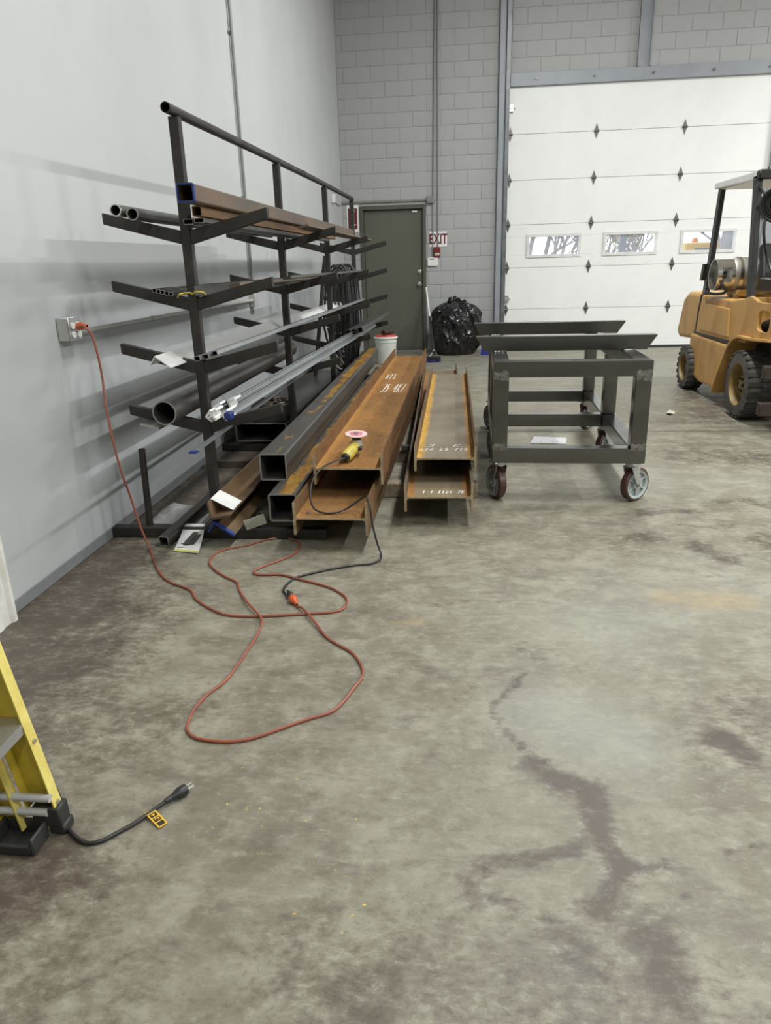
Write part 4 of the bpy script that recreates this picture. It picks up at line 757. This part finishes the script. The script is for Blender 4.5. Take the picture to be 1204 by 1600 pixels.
for y in (1.405, .93):
    rail_(-1.0, y, .075, -1.0+SL*1.72, 1.8, .078, .03)
    rail_(-1.088, y-.02, .02, -1.088+SL*1.72, 1.75, .062, .026, 'rear_rail')
for k in range(5):
    z = .3+.305*k; x = -1.0+SL*(z-.075)
    MB().prof([(x-.078, z), (x-.004, z), (x-.004, z+.028), (x-.078, z+.028)], .94, 1.40, [(x-.075, z-.001), (x-.007, z-.001), (x-.007, z+.025), (x-.075, z+.025)]).build('step', ZINC, ld_)
for z, x in ((.105, -1.005), (.062, -1.02)):
    MB().cyl((x, 1.372, z+.01), (x-.13, 1.37, z+.012), .0105, 12).build('brace_tube', EMT, ld_)
for z in (.6, 1.0, 1.4): MB().cyl((-1.12+SL*z, .93, z), (-1.12+SL*z, 1.385, z), .008, 10).build('rear_rung', ALU, ld_)
MB().cyl((-.9985+SL*.2, 1.39, .27), (-.994+SL*.2, 1.39, .27), .0055, 10).build('rivet', ZINC, ld_); MB().cyl((-.9985+SL*.02, 1.39, .092), (-.994+SL*.02, 1.39, .092), .0055, 10).build('rivet', ZINC, ld_)
for y in (1.405, .93):
    m = MB(); m.box(-1.066, -.99, y-.034, y+.012, .025, .084); m.box(-1.03, -.985, y-.03, y+.016, .0, .03); m.build('foot', BLACKR, ld_, bevel=.005)
    m = MB(); m.box(-1.15, -1.138, y-.105, y-.02, 0, .045).box(-1.035, -1.025, y-.105, y-.036, 0, .05).box(-1.138, -1.035, y-.03, y-.02, 0, .045).box(-1.138, -1.035, y-.105, y-.095, 0, .03).box(-1.138, -1.035, y-.095, y-.03, 0, .008).build('rear_foot', BLACKR, ld_, bevel=.004)
rd = MB().box(-1.2, -1.1, 1.2, 1.25, .02, .06).build('red_strap', M('dark_red_web', (.1, .012, .01)), ld_, bevel=.004)
top = MB().box(-1.0+SL*1.72-.15, -1.0+SL*1.72+.03, .88, 1.44, 1.79, 1.84).build('top_cap', FIBER, ld_, bevel=.01)
# ------------------------------------------------------------------ forklift (faces the camera side, rear towards the big door)
FX0, FX1 = 2.36, 3.4; fk = thing('forklift', 'weathered yellow forklift with black overhead guard parked by the big door', 'forklift', (2.88, 7.2, 0))
def sideprof(yz, x0, x1, name, mat, bevel=.02, parent=None, seg=2):
    v = [(x0, y, z) for y, z in yz]+[(x1, y, z) for y, z in yz]; k = len(yz)
    return MB().add(v, [tuple(range(k)), tuple(range(k, 2*k))]+[(i, (i+1) % k, k+(i+1) % k, k+i) for i in range(k)]).build(name, mat, parent or fk, bevel=bevel, seg=seg)
sideprof([(8.02, .6), (8.2, .5), (8.78, .47), (8.88, .53), (8.72, .9), (8.55, .975), (8.0, .975)], FX0+.1, FX1-.1, 'counterweight', FORKY, .05, seg=3)
hood = sideprof([(6.62, .62), (6.98, .6), (8.01, .59), (7.98, .8), (7.92, .965), (7.85, .965), (7.06, .95), (6.62, 1.0)], FX0+.05, FX1-.05, 'hood', FORKY, .02)
sideprof([(7.99, .62), (8.02, .62), (8.0, .8), (7.945, .97), (7.915, .97), (7.97, .8)], FX0+.045, FX0+.06, 'seam_gap', FORKK, 0, hood)
sideprof([(7.02, .63), (7.86, .63), (7.80, .9), (7.06, .88)], FX0+.032, FX0+.06, 'side_cover', FORKY, .02, hood)
sideprof([(6.42, .70), (6.72, .62), (6.96, .64), (6.72, .985), (6.60, 1.01), (6.44, .98)], FX0+.04, FX0+.075, 'pillar_foot', FORKY, .008, hood)
sideprof([(7.68, .125), (7.95, .17), (8.1, .25), (8.12, .57), (7.0, .565), (6.98, .5), (7.14, .14)], FX0+.03, FX1-.03, 'lower_body', FORKY, .03)
MB().box(FX0+.06, FX1-.06, 6.98, 8.1, .565, .61).build('hood_gap', FORKK, fk)
sideprof([(6.0, .35), (6.1, .28), (7.0, .28), (7.0, .62), (6.6, .68), (6.05, .68)], FX0+.26, FX1-.26, 'chassis', FORKK, .02)
for side in (0, 1):
    xa, xb = (FX0-.01, FX0+.24) if side == 0 else (FX1-.24, FX1+.01)
    arc = [(7.17, .12), (7.06, .3), (6.96, .45), (6.86, .59), (6.76, .655), (6.65, .685), (6.4, .685), (6.0, .71)]
    ins = [(y-.008, z-.018) for y, z in arc]
    sideprof(arc+ins[::-1], xa, xb, 'fender', FORKB if False else FORKY, 0)
    xs = FX0+.03 if side == 0 else FX1-.06
    m = MB()        # cowl side with an oval opening
    import math as _m
    ov = [(6.23+.13*_m.copysign(abs(_m.cos(a))**.6, _m.cos(a)), .83+.085*_m.copysign(abs(_m.sin(a))**.6, _m.sin(a))) for a in [k*_m.pi/8 for k in range(16)]]
    outr = []
    for y, z in ov:
        dy, dz = y-6.23, z-.83; s = min(.23/abs(dy) if abs(dy) > 1e-6 else 99, .14/abs(dz) if abs(dz) > 1e-6 else 99); outr.append((6.23+dy*s, .83+dz*s))
    v = [(xs, y, z) for y, z in outr]+[(xs, y, z) for y, z in ov]+[(xs+.03, y, z) for y, z in outr]+[(xs+.03, y, z) for y, z in ov]; q = 16
    fcs = []
    for i in range(q):
        j = (i+1) % q; fcs += [(i, j, q+j, q+i), (2*q+i, 3*q+i, 3*q+j, 2*q+j), (i, 2*q+i, 2*q+j, j), (q+i, q+j, 3*q+j, 3*q+i)]
    m.add(v, fcs).build('cowl_panel', FORKY, fk)
MB().cyl((FX0+.14, 6.45, .77), (FX0+.3, 6.05, .92), .05, 14).build('tilt_cylinder', FORKK, fk); MB().cyl((FX1-.14, 6.45, .77), (FX1-.3, 6.05, .92), .05, 14).build('tilt_cylinder', FORKK, fk)
MB().box(FX0+.07, FX1-.07, 5.98, 6.03, .68, 1.1).build('front_cowl', FORKY, fk, bevel=.01)
MB().box(FX0+.1, FX1-.1, 6.03, 6.62, .66, .69).build('floor_plate', FORKK, fk)
# wheels
def wheel(x, y, R, wd, side, lug):
    ax = (-1 if side == 0 else 1, 0, 0); xo = x
    t = MB().lathe([(R*.62, 0), (R*.9, .004), (R*.955, .03), (R*.955, wd-.03), (R*.9, wd-.004), (R*.62, wd)], (xo-ax[0]*wd, y, R), ax, 48, True).build('tyre', TIREW, fk)
    m = MB()
    for k in range(lug):
        a = 2*math.pi*k/lug
        for s in (0, 1):
            mm = Matrix.Translation((xo-ax[0]*wd/2, y, R)) @ Matrix.Rotation(a+s*math.pi/lug, 4, 'X'); x0, x1 = ((-wd/2, .01) if s == 0 else (-.01, wd/2))
            h = .36*2*math.pi*R/lug
            m.add([(x0, -h*.8, R*.93), (x1, -h*.8+h*.5*(1 if s else -1)*0, R*.93), (x1, h*.8, R*.93), (x0, h*.8, R*.93), (x0, -h*.6, R*.985), (x1, -h*.6, R*1.0), (x1, h*.6, R*1.0), (x0, h*.6, R*.985)], [(0, 3, 2, 1), (4, 5, 6, 7), (0, 1, 5, 4), (1, 2, 6, 5), (2, 3, 7, 6), (3, 0, 4, 7)], mm)
    m.build('tread_lugs', TIRE, t)
    rim = MB().lathe([(R*.64, 0), (R*.6, -.004), (R*.57, -.03), (R*.55, -.085), (R*.26, -.09), (R*.25, -.045), (R*.12, -.035), (0, -.033)], (xo, y, R), ax, 40).build('rim', RIMY, t)
    m = MB()
    for k in range(6):
        a = k*math.pi/3; m.cyl((xo-ax[0]*.05, y+R*.19*math.cos(a), R+R*.19*math.sin(a)), (xo-ax[0]*.025, y+R*.19*math.cos(a), R+R*.19*math.sin(a)), .013, 6)
    m.build('lug_nuts', FORKB, rim); return t
for sd, xo in ((0, 2.335), (1, 3.425)):
    wheel(xo, 6.49, .29, .22, sd, 22)
for sd, xo in ((0, 2.335), (1, 3.425)): wheel(xo, 8.07, .225, .17, sd, 20)
MB().cyl((FX0+.15, 8.07, .225), (FX1-.15, 8.07, .225), .05, 12).build('rear_axle', FORKK, fk)
MB().cyl((FX0+.15, 6.49, .29), (FX1-.15, 6.49, .29), .07, 12).build('front_axle', FORKK, fk)
# overhead guard
for xs in (FX0+.1, FX1-.155):
    sideprof([(8.00, .965), (8.09, .965), (7.935, 1.97), (7.85, 1.97)], xs, xs+.045, 'rear_pillar', FORKK, .006)
    sideprof([(6.66, .99), (6.755, .99), (6.94, 1.96), (6.84, 1.96)], xs-.04, xs+.005, 'front_pillar', FORKK, .006)
sideprof([(8.06, 1.1), (8.13, 1.1), (8.09, 1.26), (8.02, 1.26)], FX0+.07, FX0+.18, 'pillar_lamp', FORKK, .006)
sideprof([(6.83, 1.93), (7.95, 1.945), (7.93, 2.0), (6.83, 1.995)], FX0+.06, FX0+.1, 'roof_rail', CANOPY, .01); sideprof([(6.83, 1.93), (7.95, 1.945), (7.93, 2.0), (6.83, 1.995)], FX1-.1, FX1-.06, 'roof_rail', CANOPY, .01)
MB().box(FX0+.06, FX1-.06, 6.8, 6.87, 1.925, 2.0).build('roof_front_bar', FORKK, fk, bevel=.01); MB().box(FX0+.1, FX1-.1, 7.88, 7.93, 1.945, 1.99).build('roof_rear_bar', CANOPY, fk, bevel=.008)
for k in range(7): MB().box(FX0+.15+k*.115, FX0+.19+k*.115, 6.87, 7.88, 1.955, 1.985).build('roof_bar', FORKK, fk, bevel=.004)
MB().box(FX0+.1, FX1-.1, 6.87, 7.9, 1.935, 1.95).build('roof_panel', CANOPY, fk)
# gas bottle
tk = MB().lathe([(0, .06), (.09, .07), (.135, .1), (.152, .15), (.152, .62), (.13, .68), (0, .72)], (2.4, 7.5, 1.165), (1, 0, 0), 32).build('gas_bottle', M('tank_paint', (.52, .5, .46), (.36, .33, .29), 7, .4, .3), fk)
m = MB(); R = .142; n_ = 40
for i in range(n_):
    a = 2*math.pi*i/n_; b = 2*math.pi*(i+1)/n_; c_ = math.degrees(a) % 360
    if 150 < c_ < 205: segs = [(0, .04), (.13, .16)]
    else: segs = [(0, .16)]
    for s0, s1 in segs:
        P = lambda r, q, h: (2.365+h, 7.5+r*math.cos(q), 1.165+r*math.sin(q))
        m.add([P(R, a, s0), P(R, b, s0), P(R, b, s1), P(R, a, s1), P(R-.006, a, s0), P(R-.006, b, s0), P(R-.006, b, s1), P(R-.006, a, s1)], [(0, 1, 2, 3), (7, 6, 5, 4), (0, 4, 5, 1), (2, 6, 7, 3), (1, 5, 6, 2), (0, 3, 7, 4)])
m.build('collar', CHROME, tk)
MB().lathe([(.155, 0), (.16, 0), (.16, .03), (.155, .03)], (2.56, 7.5, 1.165), (1, 0, 0), 32, True).build('clamp_band', CHROME, tk)
MB().cyl((2.4, 7.46, 1.165), (2.5, 7.47, 1.165), .035, 12).build('valve', GHINGE, tk)
MB().sweep(smooth([(2.42, 7.45, 1.17), (2.4, 7.36, 1.1), (2.44, 7.33, 1.02), (2.42, 7.5, .99), (2.38, 7.7, 1.0), (2.4, 7.78, 1.03), (2.46, 7.68, 1.05), (2.6, 7.6, 1.0)], 5), .014, 8).build('gas_hose', CABLE, fk)
MB().box(2.55, 3.15, 7.36, 7.64, .966, 1.03).build('bottle_cradle', FORKY, fk, bevel=.01)
MB().cyl((2.52, 7.28, .966), (2.52, 7.28, .995), .025, 12).build('filler_cap', RIMY, fk)
# seat, steering, mast
sideprof([(6.5, 1.02), (7.08, 1.0), (7.1, 1.08), (7.2, 1.4), (7.12, 1.44), (7.02, 1.16), (6.56, 1.16), (6.48, 1.1)], 2.62, 3.14, 'seat', SEATK, .04, seg=3)
MB().cyl((2.88, 6.02, 1.05), (2.88, 6.3, 1.3), .03, 12).build('steering_column', FORKK, fk)
MB().lathe([(.155, -.012), (.17, 0), (.155, .012), (.143, 0)], (2.88, 6.32, 1.32), (0, .75, .66), 32, True).box(2.73, 3.03, 6.31, 6.33, 1.31, 1.33).build('steering_wheel', FORKK, fk)
for x in (2.56, 3.12):
    MB().box(x, x+.08, 5.85, 5.97, .08, 2.1).build('mast_rail', FORKK, fk, bevel=.006)
MB().box(2.56, 3.2, 5.88, 5.94, 2.02, 2.1).build('mast_crosshead', FORKK, fk, bevel=.006); MB().box(2.56, 3.2, 5.88, 5.94, .3, .38).build('mast_crosstie', FORKK, fk, bevel=.006)
MB().cyl((2.88, 5.91, .15), (2.88, 5.91, 1.7), .04, 14).build('lift_cylinder', GHINGE, fk)
for z in (.16, .44): MB().box(2.27, 3.49, 5.76, 5.83, z, z+.1).build('carriage_bar', FORKB, fk, bevel=.006)
for x in (2.37, 3.35): MB().box(x, x+.035, 5.77, 5.81, .56, 1.15).build('backrest_post', FORKK, fk, bevel=.004)
for k in range(5): MB().box(2.52+k*.17, 2.545+k*.17, 5.77, 5.80, .56, 1.12).build('backrest_bar', FORKK, fk)
MB().box(2.37, 3.385, 5.77, 5.81, 1.12, 1.155).build('backrest_top', FORKK, fk, bevel=.004)
for x in (2.55, 3.09): MB().box(x, x+.1, 4.75, 5.755, .05, .085).box(x, x+.1, 5.715, 5.755, .085, .56).build('fork', FORKB, fk, bevel=.006)
rl_ = MB().lathe([(.03, -.02), (.125, -.025), (.135, -.02), (.135, .02), (.125, .025), (.1, .01), (.09, -.005), (.06, 0), (.05, .02), (.03, .022), (0, .022)], (2.41, 6.3, 1.7), (-.45, -.9, .1), 36).build('side_fan', FORKK, fk)
for k in range(3):
    rr_ = .065+.02*k; MB().lathe([(rr_-.004, .02), (rr_, .026), (rr_+.004, .02)], (2.41, 6.3, 1.7), (-.45, -.9, .1), 30).build('guard_ring', BLACKR, rl_)
MB().cyl((2.43, 6.34, 1.7), (2.46, 6.86, 1.72), .018, 8).build('fan_bracket', FORKK, fk)
MB().sweep(smooth([(2.42, 6.9, 1.93), (2.47, 6.7, 1.75), (2.44, 6.6, 1.5), (2.5, 6.55, 1.25), (2.5, 6.2, 1.08)], 5), .012, 8).build('control_hose', CABLE, fk)
# ------------------------------------------------------------------ outdoors seen through the small windows
BARK = M('frosty_bark', (.34, .31, .33), (.24, .21, .2), 6, .9); LEAF = [M('leaf_ochre', (.42, .3, .12), (.3, .26, .12), 9, .8), M('leaf_sage', (.32, .36, .22), (.4, .34, .2), 9, .8)]
def bare_tree(x, y, h, label, leaf=None, seed=0):
    rng = random.Random(seed); m = MB(); tips = []
    def grow(p, d, L, r, lev):
        q = p+d*L; m.cyl(p, q, r, 5, r*.7); tips.append(q)
        if lev == 0: return
        for k in range(3 if lev > 1 else 4):
            e = (d+Vector((rng.uniform(-.8, .8), rng.uniform(-.8, .8), rng.uniform(-.15, .55)))).normalized(); grow(p+d*L*rng.uniform(.55, 1), e, L*rng.uniform(.55, .8), r*.62, lev-1)
    grow(Vector((x, y, -.05)), Vector((0, 0, 1)), h*.28, h*.022, 5)
    t = thing('bare_tree', label, 'tree', (x, y, -.02), 0, 'trees beyond the big door'); m.build('branches', BARK, t)
    if leaf is not None:
        l = MB()
        for q in tips:
            for k in range(2):
                a = Matrix.Translation(q+Vector((rng.uniform(-.1, .1), rng.uniform(-.1, .1), rng.uniform(-.1, .1)))) @ Matrix.Rotation(rng.uniform(0, 6), 4, 'Z') @ Matrix.Rotation(rng.uniform(0, 3), 4, 'X')
                l.add([(-.035, 0, 0), (0, -.02, .004), (.035, 0, 0), (0, .02, .004)], [(0, 1, 2, 3)], a)
        l.build('leaves', LEAF[leaf], t, kind='stuff')
    return t
bare_tree(1.35, 16.5, 4.2, 'bare grey tree seen through the left door window', None, 1)
bare_tree(2.6, 21.5, 4.4, 'bare grey tree right of the first one beyond the left window', None, 2)
bare_tree(4.6, 20.5, 3.8, 'ochre-leaved tree seen through the middle door window', 0, 3)
bare_tree(3.1, 16.9, 3.6, 'sage-leaved tree seen through the middle door window', 1, 4)
bare_tree(7.2, 22.0, 4.4, 'bare tree behind the yellow truck', None, 5)
gp = MB().box(3.0, 3.12, 15.2, 15.32, -.05, 3.4).build('yard_post', M('grey_post', (.2, .21, .24))); setp(gp, 'grey post outside the middle door window', 'post')
cn = thing('grey_trailer', 'grey-blue trailer box outside the right door window', 'trailer', (6.3, 15.5, 0))
MB().box(5.25, 7.6, 14.6, 16.4, .55, 3.0).build('box', M('trailer_side', (.22, .24, .29), (.17, .19, .23), 2, .5), cn, bevel=.03)
for x in (5.8, 6.9): MB().cyl((x, 14.6, .3), (x, 14.85, .3), .32, 24).build('wheel', TIRE, cn)
tr = thing('yellow_truck', 'yellow truck cab with an orange beacon seen through the right door window', 'truck', (4.5, 16, 0))
TY = M('truck_yellow', (.75, .42, .02), (.65, .36, .02), 3, .4)
sideprof([(15.3, .35), (17, .35), (17, 1.5), (16.7, 1.58), (15.3, 1.58)], 4.25, 4.88, 'cab', TY, .05, tr)
MB().box(4.42, 4.7, 15.28, 15.31, 1.3, 1.48).build('cab_window', M('dark_glass', (.05, .06, .07), None, 5, .1), tr); MB().lathe([(0, 0), (.06, 0), (.055, .06), (.03, .09), (0, .095)], (4.5, 15.6, 1.58), (0, 0, 1), 16).build('beacon', M('beacon_orange', (.8, .25, .02)), tr)
MB().box(4.25, 5.2, 15.3, 17, .25, .38).build('frame', FORKK, tr)
for x in (4.3, 4.75): MB().cyl((x, 15.5, .33), (x+.22, 15.5, .33), .33, 24).build('wheel', TIRE, tr)
